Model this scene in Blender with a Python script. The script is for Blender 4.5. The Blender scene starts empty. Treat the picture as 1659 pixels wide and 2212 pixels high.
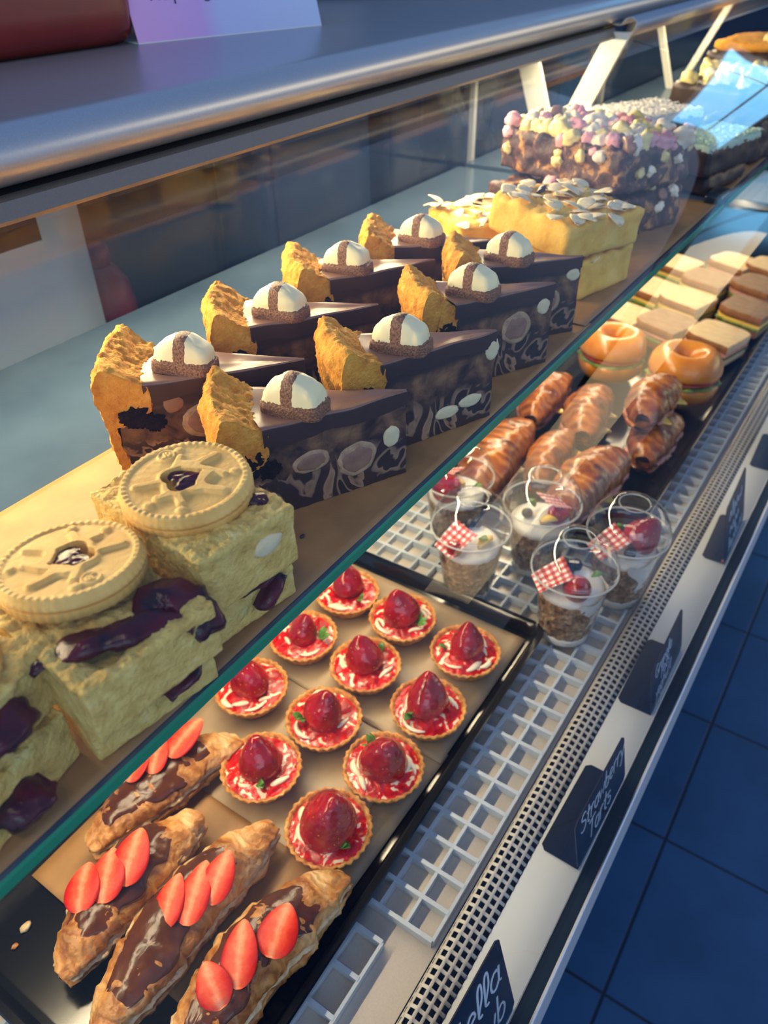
import bpy, math, random
from mathutils import Vector, Matrix, noise
random.seed(7)
C = bpy.context.scene.collection
PI = math.pi
# ------------------------------------------------------------------ camera, world, lights, exposure
H = 1.45                                   # eye height above the floor
DECK, SHELF, TOP = H - .62, H - .28, H - .085
AX = Vector((.55679274, -.51293375, .65336117))   # the cabinet's axes seen from the camera (right, down, forward)
AY = Vector((-.83049157, -.32832549, .44998458))
AZ = Vector((-.01629715, -.79315909, -.60879641))
FPX, CX, CY = 1661., 829.5, 1106.
cam = bpy.data.cameras.new('camera')
co = bpy.data.objects.new('camera', cam); C.objects.link(co)
cam.sensor_fit = 'VERTICAL'; cam.sensor_height = 36; cam.lens = FPX * 36 / 2212
cam.clip_start = .01
R3 = Matrix(((AX.x, -AX.y, -AX.z), (AY.x, -AY.y, -AY.z), (AZ.x, -AZ.y, -AZ.z)))
co.matrix_world = Matrix.Translation((0, 0, H)) @ R3.to_4x4()
cam.dof.use_dof = True; cam.dof.focus_distance = .46; cam.dof.aperture_fstop = 10
S = bpy.context.scene
S.camera = co
S.view_settings.view_transform = 'Standard'; S.view_settings.look = 'None'
S.view_settings.gamma = 1; S.view_settings.use_curve_mapping = False
S.view_settings.exposure = 0.32
S.cycles.transparent_max_bounces = 24
S.cycles.max_bounces = 8
S.cycles.caustics_reflective = False; S.cycles.caustics_refractive = False
S.cycles.sample_clamp_indirect = 4
W = bpy.data.worlds.new('daylight'); S.world = W; W.use_nodes = True
_n = W.node_tree.nodes; _tc = _n.new('ShaderNodeTexCoord'); _sp = _n.new('ShaderNodeSeparateXYZ'); _rp = _n.new('ShaderNodeValToRGB')
_rp.color_ramp.elements[0].position = .0; _rp.color_ramp.elements[0].color = (.42, .58, .86, 1)
_rp.color_ramp.elements[1].position = .75; _rp.color_ramp.elements[1].color = (.13, .27, .60, 1)
W.node_tree.links.new(_tc.outputs['Generated'], _sp.inputs[0]); W.node_tree.links.new(_sp.outputs[2], _rp.inputs[0])
W.node_tree.links.new(_rp.outputs[0], _n['Background'].inputs[0])
_n['Background'].inputs[1].default_value = .72

def area(name, loc, target, sx, sy, power, col):
    l = bpy.data.lights.new(name, 'AREA'); l.shape = 'RECTANGLE'; l.size = sx; l.size_y = sy
    l.energy = power; l.color = col
    o = bpy.data.objects.new(name, l); C.objects.link(o); o.location = loc
    o.rotation_euler = (Vector(target) - Vector(loc)).to_track_quat('-Z', 'Y').to_euler()
    return o
WARM = (1, .80, .50)
area('cool_fill_light', (-2.0, -1.9, 2.3), (.7, .1, 1.0), 2.4, 1.6, 20, (.70, .86, 1))  # unseen cool fill added behind the camera; no window stands there
area('ceiling_lamp_light', (-.5, .05, 2.7), (.3, .4, 1.3), .9, .25, 4, (1, .80, .52))
area('top_strip_light', (1.15, .50, H - .128), (1.15, .40, SHELF), 2.9, .02, 23, (1, .79, .45))
area('lower_strip_light', (1.05, .430, SHELF - .021), (1.05, .30, DECK), 2.6, .012, 13, (1, .80, .50))
area('warm_fill_light', (4.6, -2.6, H + .45), (1.5, .3, H), 3.2, 1.1, 30, (1, .76, .42))  # unseen panel added to give the worktop's rolled edge a warm band

# ------------------------------------------------------------------ helpers
def ray(px, py):
    v = Vector(((px - CX) / FPX, (py - CY) / FPX, 1))
    return Vector((AX.dot(v), AY.dot(v), AZ.dot(v)))
def at(px, py, z):                         # photo pixel -> point on the level plane z (world height)
    r = ray(px, py); k = (z - H) / r.z
    return Vector((r.x * k, r.y * k, z))
def lin(h):
    if isinstance(h, str):
        h = h.lstrip('#'); h = [int(h[i:i + 2], 16) for i in (0, 2, 4)]
    return tuple(((c / 255 + .055) / 1.055) ** 2.4 if c / 255 > .04045 else c / 255 / 12.92 for c in h) + (1,)

class NT:
    def __init__(s, name):
        s.m = bpy.data.materials.new(name); s.m.use_nodes = True
        s.t = s.m.node_tree; s.b = s.t.nodes['Principled BSDF']; s.out = s.t.nodes['Material Output']
    def n(s, typ, **kw):
        x = s.t.nodes.new('ShaderNode' + typ)
        for k, v in kw.items(): setattr(x, k, v)
        return x
    def l(s, a, b): s.t.links.new(a, b)
    def coord(s, kind='Object'):
        if not hasattr(s, 'tc'): s.tc = s.n('TexCoord')
        return s.tc.outputs[kind]
    def noise(s, scale, detail=4, dist=0, rough=.55, co=None):
        x = s.n('TexNoise'); x.inputs['Scale'].default_value = scale; x.inputs['Detail'].default_value = detail
        x.inputs['Distortion'].default_value = dist; x.inputs['Roughness'].default_value = rough
        s.l(co or s.coord(), x.inputs['Vector']); return x.outputs['Fac']
    def voro(s, scale, feature='F1', co=None):
        x = s.n('TexVoronoi'); x.feature = feature; x.inputs['Scale'].default_value = scale
        s.l(co or s.coord(), x.inputs['Vector']); return x
    def ramp(s, fac, stops, interp='LINEAR'):
        r = s.n('ValToRGB'); r.color_ramp.interpolation = interp; e = r.color_ramp.elements
        while len(e) < len(stops): e.new(.5)
        for k, (p, c) in enumerate(stops):
            e[k].position = p; e[k].color = c if not isinstance(c, str) else lin(c)
        s.l(fac, r.inputs[0]); return r.outputs[0]
    def mix(s, fac, a, b):
        x = s.n('Mix'); x.data_type = 'RGBA'
        for sock, v in ((x.inputs[0], fac), (x.inputs[6], a), (x.inputs[7], b)):
            if isinstance(v, (int, float)): sock.default_value = v
            elif isinstance(v, str): sock.default_value = lin(v)
            elif isinstance(v, tuple): sock.default_value = v
            else: s.l(v, sock)
        return x.outputs[2]
    def math(s, op, a, b=0.):
        x = s.n('Math'); x.operation = op
        for sock, v in ((x.inputs[0], a), (x.inputs[1], b)):
            if isinstance(v, (int, float)): sock.default_value = v
            else: s.l(v, sock)
        return x.outputs[0]
    def sep(s, co=None):
        x = s.n('SeparateXYZ'); s.l(co or s.coord(), x.inputs[0]); return x.outputs
    def color(s, c):
        if isinstance(c, (str, tuple)): s.b.inputs['Base Color'].default_value = lin(c) if isinstance(c, str) else c
        else: s.l(c, s.b.inputs['Base Color'])
        return s
    def set(s, rough=.5, spec=.5, metal=0, sss=0, coat=0, sssc=(1, .5, .3)):
        b = s.b.inputs
        b['Roughness'].default_value = rough; b['Specular IOR Level'].default_value = spec; b['Metallic'].default_value = metal
        b['Coat Weight'].default_value = coat; b['Coat Roughness'].default_value = .08
        if sss: b['Subsurface Weight'].default_value = sss; b['Subsurface Scale'].default_value = .004; b['Subsurface Radius'].default_value = sssc
        return s
    def bump(s, fac, strength=.3, dist=.001):
        x = s.n('Bump'); x.inputs['Strength'].default_value = strength; x.inputs['Distance'].default_value = dist
        s.l(fac, x.inputs['Height']); s.l(x.outputs[0], s.b.inputs['Normal']); return s

def noisy(name, stops, scale=60, detail=5, rough=.6, bump=.3, bscale=None, bdist=.001, dist=0, **kw):
    m = NT(name); m.color(m.ramp(m.noise(scale, detail, dist), stops))
    m.set(rough=rough, **kw)
    if bump: m.bump(m.noise(bscale or scale * 3, 6), bump, bdist)
    return m.m
def plain(name, c, rough=.5, **kw): return NT(name).color(c).set(rough=rough, **kw).m

def obj(name, verts, faces, mat=None, parent=None, smooth=True, loc=None, rot=None, sharp=None, fm=None):
    me = bpy.data.meshes.new(name); me.from_pydata([tuple(v) for v in verts], [], faces)
    mats = mat if isinstance(mat, (list, tuple)) else [mat]
    for m in mats: me.materials.append(m)
    if fm: me.polygons.foreach_set('material_index', fm)
    me.polygons.foreach_set('use_smooth', [smooth] * len(me.polygons))
    me.update()
    if sharp is not None: me.set_sharp_from_angle(angle=math.radians(sharp))
    o = bpy.data.objects.new(name, me); C.objects.link(o)
    if parent: o.parent = parent
    if loc is not None: o.location = loc
    if rot is not None: o.rotation_euler = rot
    return o
def rough_up(o, amp, scale, octv=3, seed=0., mask=None, post=None):
    me = o.data
    off = Vector((seed * 3.1, seed * 1.7, seed * 2.3))
    ns = [v.normal.copy() for v in me.vertices]
    for v, n in zip(me.vertices, ns):
        k = amp if mask is None else amp * mask(v.co)
        if k: v.co += n * (k * noise.fractal(v.co * scale + off, .8, 2.1, octv))
        if post: v.co = post(v.co)
    me.update(); return o
def tag(o, label, cat, group=None, kind=None):
    o['label'] = label; o['category'] = cat
    if group: o['group'] = group
    if kind: o['kind'] = kind
    return o
def thing(name, label, cat, loc=(0, 0, 0), rz=0, group=None, rot=None):
    o = bpy.data.objects.new(name, None); C.objects.link(o); o.empty_display_size = .01
    o.location = loc; o.rotation_euler = rot or (0, 0, rz)
    return tag(o, label, cat, group)
def struct(o, kind='structure'): o['kind'] = kind; return o
def copy_tree(src, parent=None):
    c = src.copy(); C.objects.link(c)
    if parent: c.parent = parent
    for ch in KIDS.get(src.name, []) or [x for x in src.children]: copy_tree(ch, c)
    return c
KIDS = {}

def grid(f, nu, nv, cu=False, cv=False):
    V = [f(i / (nu if cu else nu - 1), j / (nv if cv else nv - 1)) for i in range(nu) for j in range(nv)]
    F = []
    for i in range(nu if cu else nu - 1):
        for j in range(nv if cv else nv - 1):
            i2, j2 = (i + 1) % nu, (j + 1) % nv
            F.append((i * nv + j, i2 * nv + j, i2 * nv + j2, i * nv + j2))
    return V, F
def boxm(x0, y0, z0, x1, y1, z1):
    V = [(x, y, z) for x in (x0, x1) for y in (y0, y1) for z in (z0, z1)]
    F = [(0, 1, 3, 2), (4, 6, 7, 5), (0, 4, 5, 1), (2, 3, 7, 6), (0, 2, 6, 4), (1, 5, 7, 3)]
    return V, F
def join(parts):
    V, F = [], []
    for v, f in parts:
        n = len(V); V += list(v); F += [tuple(i + n for i in q) for q in f]
    return V, F
def rbox(sx, sy, sz, r, n=14, base=True, nz=None):
    """rounded block, base at z = 0, evenly gridded so that it can be roughened"""
    idx = {}; V = []; F = []
    nz = nz or max(4, int(n * sz / max(sx, sy)))
    N = (n, max(4, int(n * sy / sx)), nz)
    def vert(i, j, k):
        key = (i, j, k)
        if key not in idx:
            p = Vector(((i / N[0] - .5) * sx, (j / N[1] - .5) * sy, (k / N[2] - .5) * sz))
            q = Vector((max(-sx / 2 + r, min(sx / 2 - r, p.x)), max(-sy / 2 + r, min(sy / 2 - r, p.y)), max(-sz / 2 + r, min(sz / 2 - r, p.z))))
            d = p - q
            if d.length > 1e-9: p = q + d.normalized() * r
            idx[key] = len(V); V.append(p + Vector((0, 0, sz / 2 if base else 0)))
        return idx[key]
    for a in range(3):
        b, c = (a + 1) % 3, (a + 2) % 3
        for s in (0, N[a]):
            for i in range(N[b]):
                for j in range(N[c]):
                    q = []
                    for di, dj in ((0, 0), (1, 0), (1, 1), (0, 1)):
                        k = [0, 0, 0]; k[a] = s; k[b] = i + di; k[c] = j + dj; q.append(vert(*k))
                    F.append(tuple(q if s else q[::-1]))
    return V, F
def lathe(prof, n=32, rf=None):
    """prof [(r, z)...] turned about z; rf(angle, r, z) scales the radius; ends close when r = 0"""
    V, F = [], []
    m = len(prof)
    for i, (r, z) in enumerate(prof):
        for j in range(n):
            a = 2 * PI * j / n; k = rf(a, r, z) if rf else 1
            V.append((r * k * math.cos(a), r * k * math.sin(a), z))
    for i in range(m - 1):
        for j in range(n):
            F.append((i * n + j, i * n + (j + 1) % n, (i + 1) * n + (j + 1) % n, (i + 1) * n + j))
    return V, F
def resample(P, step, closed=True):
    out = []; n = len(P)
    for i in range(n if closed else n - 1):
        a, b = P[i], P[(i + 1) % n]; L = math.dist(a, b); k = max(1, round(L / step))
        out += [tuple(a[q] + (b[q] - a[q]) * t / k for q in range(len(a))) for t in range(k)]
    if not closed: out.append(P[-1])
    return out
def wedge(prof, half, nth):
    m = len(prof); V = []; F = []
    for j in range(nth + 1):
        a = -half + 2 * half * j / nth
        V += [(r * math.cos(a), r * math.sin(a), z) for r, z in prof]
    for j in range(nth):
        for i in range(m):
            k = (i + 1) % m
            F.append((j * m + i, (j + 1) * m + i, (j + 1) * m + k, j * m + k))
    F.append(tuple(range(m)))
    F.append(tuple(nth * m + i for i in range(m - 1, -1, -1)))
    return V, F
def tube(pts, rad, n=8, flat=1., up=Vector((0, 0, 1))):
    pts = [Vector(p) for p in pts]; m = len(pts); V = []; F = []
    for i, p in enumerate(pts):
        t = (pts[min(i + 1, m - 1)] - pts[max(i - 1, 0)]).normalized()
        s = t.cross(up)
        if s.length < 1e-6: s = t.cross(Vector((0, 1, 0)))
        s.normalize(); u = s.cross(t)
        r = rad[i] if isinstance(rad, (list, tuple)) else rad
        for j in range(n):
            a = 2 * PI * j / n
            V.append(p + s * (r * math.cos(a)) + u * (r * flat * math.sin(a)))
    for i in range(m - 1):
        for j in range(n):
            F.append((i * n + j, (i + 1) * n + j, (i + 1) * n + (j + 1) % n, i * n + (j + 1) % n))
    F.append(tuple(range(n))); F.append(tuple((m - 1) * n + j for j in range(n - 1, -1, -1)))
    return V, F
def leafy(L, wf, tf, ns=14, nphi=14, lift=None):
    """flat tapering slice along +x: half width wf(s), half thickness tf(s)"""
    def f(u, v):
        a = 2 * PI * v; w, t = wf(u), tf(u)
        return Vector((u * L, w * math.cos(a), t * math.sin(a) + (lift(u) if lift else 0)))
    V, F = grid(f, ns, nphi, cv=True)
    F.append(tuple(range(nphi))[::-1]); F.append(tuple((ns - 1) * nphi + j for j in range(nphi)))
    return V, F
def blob(r, sub=2, sx=1, sy=1, sz=1, amp=.1, freq=1.5, seed=0):
    import bmesh
    bm = bmesh.new(); bmesh.ops.create_icosphere(bm, subdivisions=sub, radius=1)
    V = []
    for v in bm.verts:
        p = v.co.copy(); k = 1 + amp * noise.fractal(p * freq + Vector((seed * 5.3, seed, 0)), .9, 2, 2)
        V.append(Vector((p.x * sx, p.y * sy, p.z * sz)) * (r * k))
    F = [tuple(v.index for v in f.verts) for f in bm.faces]; bm.free()
    return V, F
def sheet(outline, th=.0006, wav=.0006, n=26, seed=0, lift=None):
    """thin four-cornered sheet (corners given ccw), gently waved"""
    A, B, Cc, D = [Vector(p) for p in outline]
    def f(u, v):
        p = (A * (1 - u) + B * u) * (1 - v) + (D * (1 - u) + Cc * u) * v
        z = wav * (1 + noise.noise(Vector((p.x * 22 + seed, p.y * 22, 0)))) + (lift(u, v) if lift else 0)
        return p + Vector((0, 0, z + th))
    V, F = grid(f, n, n)
    V2 = [v - Vector((0, 0, th)) for v in V]
    m = len(V); F2 = [tuple(i + m for i in q[::-1]) for q in F]
    rim = []
    ring = [i * n for i in range(n)] + [(n - 1) * n + j for j in range(1, n)] + [i * n + n - 1 for i in range(n - 2, -1, -1)] + [j for j in range(n - 2, 0, -1)]
    for a, b in zip(ring, ring[1:] + ring[:1]): rim.append((b, a, a + m, b + m))
    return V + V2, F + F2 + rim
def extr(prof, x0, x1, closed=True):
    """profile [(y, z)...] swept along x"""
    m = len(prof)
    V = [(x, y, z) for x in (x0, x1) for y, z in prof]
    F = [(i, (i + 1) % m, m + (i + 1) % m, m + i) for i in range(m if closed else m - 1)]
    if closed: F += [tuple(range(m))[::-1], tuple(range(m, 2 * m))]
    return V, F
def ss(a, b, x):
    t = max(0., min(1., (x - a) / (b - a))); return t * t * (3 - 2 * t)
def catmull(P, k=8):
    out = []; n = len(P); P = [Vector(p) for p in P]
    for i in range(n - 1):
        p0, p1, p2, p3 = P[max(i - 1, 0)], P[i], P[i + 1], P[min(i + 2, n - 1)]
        for t in range(k):
            t /= k
            out.append(.5 * ((2 * p1) + (p2 - p0) * t + (2 * p0 - 5 * p1 + 4 * p2 - p3) * t * t + (3 * p1 - p0 - 3 * p2 + p3) * t ** 3))
    return out + [P[-1]]

# ------------------------------------------------------------------ materials
def glassy(name, tint, gain=1., rough=0., ior=1.45, base=0.):
    m = NT(name); m.t.nodes.remove(m.b)
    tr = m.n('BsdfTransparent'); tr.inputs[0].default_value = tint
    gl = m.n('BsdfGlossy'); gl.inputs['Roughness'].default_value = rough
    ge = m.n('NewGeometry'); dt = m.n('VectorMath'); dt.operation = 'DOT_PRODUCT'
    m.l(ge.outputs['Normal'], dt.inputs[0]); m.l(ge.outputs['Incoming'], dt.inputs[1])
    fs = m.math('ADD', m.math('MULTIPLY', m.math('POWER', m.math('SUBTRACT', 1., m.math('ABSOLUTE', dt.outputs['Value'])), 5.), .96), .04)
    mx = m.n('MixShader'); fac = m.math('ADD', m.math('MULTIPLY', fs, gain), base)
    m.l(fac, mx.inputs[0]); m.l(tr.outputs[0], mx.inputs[1]); m.l(gl.outputs[0], mx.inputs[2]); m.l(mx.outputs[0], m.out.inputs[0])
    return m.m
GLASS = glassy('clear_glass', (.955, .975, .985, 1), .85)
CLEAR = glassy('clear_plastic', (.94, .95, .955, 1), 1.3, .02, 1.45, .045)
def milky():
    m = NT('cloudy_plastic_rim'); tr = m.n('BsdfTransparent'); mx = m.n('MixShader'); mx.inputs[0].default_value = .45
    m.color('#e8ece8').set(rough=.15); m.l(tr.outputs[0], mx.inputs[1]); m.l(m.b.outputs[0], mx.inputs[2]); m.l(mx.outputs[0], m.out.inputs[0]); return m.m
RIM = milky()
GREEN = NT('green_glass_edge').color('#23835f').set(rough=.12).m
def metal_grey(name, c, rough, metal=.75):
    m = NT(name); m.color(m.ramp(m.noise(900, 2), [(.3, tuple(x * .9 for x in lin(c)[:3]) + (1,)), (.7, c)]))
    m.set(rough=rough, metal=metal); m.bump(m.noise(1400, 2), .05, .0003); return m.m
COUNTER = metal_grey('satin_grey_metal', '#aab0b8', .33, .6)
FRAME = metal_grey('dark_satin_metal', '#7d7872', .36, .5)
STEEL = metal_grey('brushed_steel', '#c6beb3', .38, .25)
WHITE = plain('white_enamel', '#d9dcd6', .35)
GRILLE = plain('white_grille_plastic', '#bcb9b0', .42)
BLACK = plain('black_plastic', '#0b0d12', .16)
DARK = plain('dark_trim', '#16222e', .3)
TRIM = metal_grey('silver_trim', '#e2e8ee', .3, .4)
MATW = plain('pale_grid_plastic', '#b9c4cf', .25)
PAPER = noisy('brown_parchment', [(.3, '#8f683a'), (.7, '#a37a48')], 45, 6, .55, .25, 260, .0006)
PAPER2 = noisy('grey_brown_parchment', [(.3, '#9a8468'), (.7, '#ac9678')], 40, 6, .42, .22, 200, .0006)
DARKSIDE = None
def choc(name, c, rough=.3): return noisy(name, [(.3, tuple(x * .85 for x in lin(c)[:3]) + (1,)), (.7, lin(c))], 90, 4, rough, .15, 200, .0008)
MILK = choc('milk_chocolate', '#8f6a56', .36)
SPREAD = noisy('hazelnut_spread', [(.3, '#3c1d10'), (.7, '#5c301a')], 70, 4, .24, .35, 110, .002)
CRUST = noisy('cookie_crust', [(.25, '#a8620f'), (.40, '#d38b24'), (.6, '#e6a536'), (.8, '#f2c364')], 120, 9, .85, .9, 520, .0022)
def filling():
    m = NT('marbled_cookie_filling')
    n1 = m.noise(19, 2.5, 2.6, .5); n2 = m.noise(55, 5, .4)
    sw = m.ramp(n1, [(.30, '#20110f'), (.395, '#2a1613'), (.41, '#8d7058'), (.45, '#735745'), (.465, '#2c1815'), (.575, '#341c18'), (.59, '#9c7b5e'), (.66, '#7c5c45'), (.68, '#2c1815')])
    ck = m.ramp(n2, [(.38, '#2a1813'), (.46, '#4f3426'), (.58, '#765438'), (.75, '#9c774e')])
    z = m.sep()[2]
    up = m.n('MapRange'); m.l(m.math('ADD', z, m.math('MULTIPLY', m.noise(40, 3), .03)), up.inputs[0])
    up.inputs[1].default_value = .040; up.inputs[2].default_value = .046
    u2 = m.n('MapRange'); m.l(m.math('ADD', z, m.math('MULTIPLY', m.noise(30, 2), .016)), u2.inputs[0]); u2.inputs[1].default_value = .054; u2.inputs[2].default_value = .058
    c = m.mix(u2.outputs[0], m.mix(up.outputs[0], sw, ck), '#33201b')
    m.color(c).set(rough=.42); m.bump(m.noise(120, 6), .45, .0015); return m.m
FILL = filling()
CARAMEL = noisy('milk_caramel_chunk', [(.3, '#7c5b49'), (.7, '#94705c')], 120, 4, .4, .2)
CUTCH = choc('shaded_chocolate_side', '#3d261f', .45)  # sides of the same poured chocolate, shade put into a darker brown
HOLE_SHADE = noisy('hollow_shade', [(.3, '#120908'), (.7, '#2a1a14')], 160, 5, .95, .8, 220, .003, spec=.1)  # near-black colour painting the shade inside small hollows
FLAKED = noisy('wafer_shell', [(.3, '#8f7258'), (.7, '#b99b78')], 150, 4, .6, .4)
CREAM_CH = noisy('white_chocolate_chunk', [(.3, '#cdbd95'), (.7, '#dccfa8')], 100, 4, .45, .2)
def topping_mat():
    m = NT('white_chocolate_with_cocoa')
    x, y, z = m.sep()[:3]
    nz = m.math('MULTIPLY', m.math('SUBTRACT', m.noise(500, 3), .5), .004)
    a = m.math('LESS_THAN', m.math('ADD', z, nz), .0082)
    b = m.math('LESS_THAN', m.math('ABSOLUTE', m.math('ADD', x, m.math('MULTIPLY', nz, .6))), .0036)
    f = m.math('MAXIMUM', a, b)
    co_ = m.ramp(m.noise(900, 3), [(.35, '#5d3727'), (.65, '#a3734f')])
    m.color(m.mix(f, '#efe3b2', co_)).set(rough=.5)
    m.bump(m.math('MULTIPLY', m.noise(900, 4), f), .9, .0015); return m.m
TOPPING = topping_mat()
SPONGE = noisy('pale_blondie_crumb', [(.25, '#b08a3c'), (.40, '#d6b25a'), (.6, '#e6c870'), (.8, '#f2de96')], 110, 9, .66, 1.0, 330, .0028)
JAM = noisy('dark_berry_jam', [(.35, '#23060c'), (.7, '#5a0d1b')], 60, 4, .2, .4, 120, .003, spec=.35)
BISCUIT = noisy('golden_biscuit', [(.3, '#d9a54e'), (.7, '#ecc370')], 60, 6, .62, .45, 420, .0008)
ALMOND = noisy('almond_sponge', [(.25, '#d29a2e'), (.5, '#e6b84c'), (.8, '#efcc6c')], 60, 6, .75, .6, 260, .0015)
FLAKE = noisy('almond_flake', [(.3, '#e0c88f'), (.7, '#f0dfb4')], 200, 3, .5, .15)
def rocky():
    m = NT('rocky_road_chocolate')
    n = m.noise(70, 4, .6); m.color(m.ramp(n, [(.30, '#24140f'), (.46, '#452a23'), (.57, '#5f3d31'), (.61, '#a3753f'), (.72, '#be9055')]))
    m.set(rough=.55); m.bump(m.noise(150, 6), .8, .003); return m.m
ROCKY = rocky()
PINK = plain('pink_marshmallow', '#eba9ad', .6)
MWHITE = plain('cream_marshmallow', '#f0e4cb', .6)
YEL = plain('pale_yellow_chocolate', '#e9d68e', .45)
DCH = choc('dark_chocolate_cake', '#33211d', .5)
COCO = noisy('white_coconut', [(.3, '#d9d6d0'), (.7, '#f2f0ea')], 300, 3, .8, .4)
COCOG = noisy('mint_coconut', [(.3, '#b5d3bd'), (.7, '#d3e8d6')], 300, 3, .8, .4)
PASTRY = NT('tart_pastry')
PASTRY.color(PASTRY.ramp(PASTRY.noise(170, 6), [(.28, '#8f5320'), (.45, '#c3803a'), (.62, '#dca257'), (.8, '#e8bb78')])).set(rough=.7)
PASTRY.bump(PASTRY.noise(500, 5), .6, .0012); PASTRY = PASTRY.m
def glaze():
    m = NT('strawberry_sauce_and_cream')
    n = m.noise(48, 2, 2.4, .45)
    m.color(m.ramp(n, [(.40, '#a3060c'), (.52, '#d5160f'), (.59, '#e0301f'), (.615, '#f0b597'), (.635, '#f4e2bd'), (.8, '#f6e8c8')]))
    m.set(rough=.2, coat=.3); m.bump(m.noise(140, 3, 1), .5, .003); return m.m
GLAZE = glaze()
CREAM = plain('piped_cream', '#f3e6c6', .35, sss=.1)
def berry():
    m = NT('glazed_strawberry')
    v = m.voro(210); d = v.outputs['Distance']
    seed = m.ramp(d, [(.0, '#d9a24a'), (.10, '#c7732e'), (.16, '#8f0a14'), (1, '#8f0a14')])
    body = m.ramp(m.noise(45, 3), [(.3, '#7d0410'), (.7, '#b30d18')])
    f = m.ramp(d, [(.10, '#ffffff'), (.15, '#000000')])
    m.color(m.mix(f, body, seed)).set(rough=.17, coat=.2)
    m.bump(d, .4, .0014); return m.m
BERRY = berry()
def slicem():
    m = NT('strawberry_slice')
    sx = m.sep(); y = m.math('ABSOLUTE', sx[1]); r = m.math('ADD', m.math('MULTIPLY', y, 62), m.math('MULTIPLY', m.noise(170, 4), .5))
    m.color(m.ramp(r, [(.25, '#ea8f6a'), (.5, '#e05433'), (.8, '#d02310'), (1.1, '#b00d06')])).set(rough=.42, spec=.3)
    m.bump(m.noise(400, 3), .35, .001); return m.m
SLICE = slicem()
LEAF = noisy('mint_leaf', [(.3, '#2f5a1c'), (.7, '#5c8c30')], 200, 4, .4, .3)
CROI = NT('croissant_crust')
_w = CROI.n('TexWave'); _w.inputs['Scale'].default_value = 30; _w.inputs['Distortion'].default_value = 14; _w.inputs['Detail'].default_value = 4; _w.inputs['Detail Scale'].default_value = 1.6
CROI.l(CROI.coord(), _w.inputs[0])
CROI.color(CROI.mix(.22, CROI.ramp(CROI.noise(26, 7, .8), [(.30, '#5a2f12'), (.42, '#91551f'), (.53, '#bd7f3c'), (.66, '#deb981')]), CROI.ramp(_w.outputs['Fac'], [(.1, '#8a4c1b'), (.5, '#bf8038'), (.9, '#d9a962')]))).set(rough=.42)
CROI.bump(CROI.math('ADD', _w.outputs['Fac'], CROI.noise(150, 5)), .4, .002); CROI = CROI.m
CROI2 = NT('glossy_dark_croissant_crust')
_w = CROI2.n('TexWave'); _w.inputs['Scale'].default_value = 20; _w.inputs['Distortion'].default_value = 10; _w.inputs['Detail'].default_value = 4; _w.inputs['Detail Scale'].default_value = 1.5
CROI2.l(CROI2.coord(), _w.inputs[0])
CROI2.color(CROI2.mix(.3, CROI2.ramp(CROI2.noise(22, 5, .6), [(.32, '#471d07'), (.46, '#84400f'), (.6, '#b2641b'), (.78, '#d69a45')]), CROI2.ramp(_w.outputs['Fac'], [(.1, '#6c350b'), (.6, '#ad651f'), (.95, '#cc9144')]))).set(rough=.3, coat=.2)
CROI2.bump(_w.outputs['Fac'], .3, .003); CROI2 = CROI2.m
CRUMB = noisy('pale_pastry_crumb', [(.3, '#b99667'), (.55, '#dcc39a'), (.8, '#ead8b6')], 140, 6, .8, .8, 300, .003)
BAGEL = noisy('golden_bagel', [(.3, '#b5661d'), (.6, '#d1872f'), (.8, '#dda04c')], 30, 4, .3, .08, 300, coat=.2)
BREADW = noisy('pale_bread', [(.3, '#cdb083'), (.7, '#dfc8a0')], 60, 6, .8, .4, 350)
BREADB = noisy('brown_bread', [(.3, '#866a52'), (.7, '#a4876c')], 60, 6, .8, .5, 350)
BCRUST = noisy('bread_crust', [(.3, '#7a4a28'), (.7, '#9b6539')], 60, 5, .7, .3)
LETT = noisy('lettuce', [(.3, '#3b5c22'), (.7, '#82994a')], 90, 4, .5, .4)
HAM = noisy('ham', [(.3, '#b5766a'), (.7, '#d29a8c')], 60, 4, .45, .2)
CHEESE = plain('yellow_cheese', '#ecc65e', .4)
TOMATO = plain('tomato', '#a92d17', .25)
YOG = plain('white_yogurt', '#dedbd2', .4)
GRAN = NT('granola')
_v = GRAN.voro(190); GRAN.color(GRAN.mix(.6, GRAN.ramp(_v.outputs['Color'], [(.2, '#4a2c18'), (.45, '#8a5f38'), (.7, '#b48a5c'), (.9, '#d8bd97')]), GRAN.ramp(GRAN.noise(90, 4), [(.35, '#3c2417'), (.5, '#8f6640'), (.7, '#cbae8a')]))).set(rough=.75)
GRAN.bump(_v.outputs['Distance'], .9, .005); GRAN = GRAN.m
BLUEB = noisy('blueberry', [(.3, '#161a2b'), (.7, '#2b3248')], 120, 3, .4, .2)
def gingham():
    m = NT('red_gingham')
    uv = m.sep(m.coord('Generated'))
    a = m.math('GREATER_THAN', m.math('FRACT', m.math('MULTIPLY', uv[0], 4.5)), .5)
    b = m.math('GREATER_THAN', m.math('FRACT', m.math('MULTIPLY', uv[1], 5)), .5)
    f = m.math('MULTIPLY', m.math('ADD', a, b), .5)
    m.color(m.ramp(f, [(.0, '#f1efec'), (.5, '#dd6f6b'), (1., '#b81a1e')])).set(rough=.55); return m.m
GING = gingham()
CHALK = plain('black_label_card', '#0d131d', .35)
INK = plain('white_chalk_ink', '#c6d0dc', .7)
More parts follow.
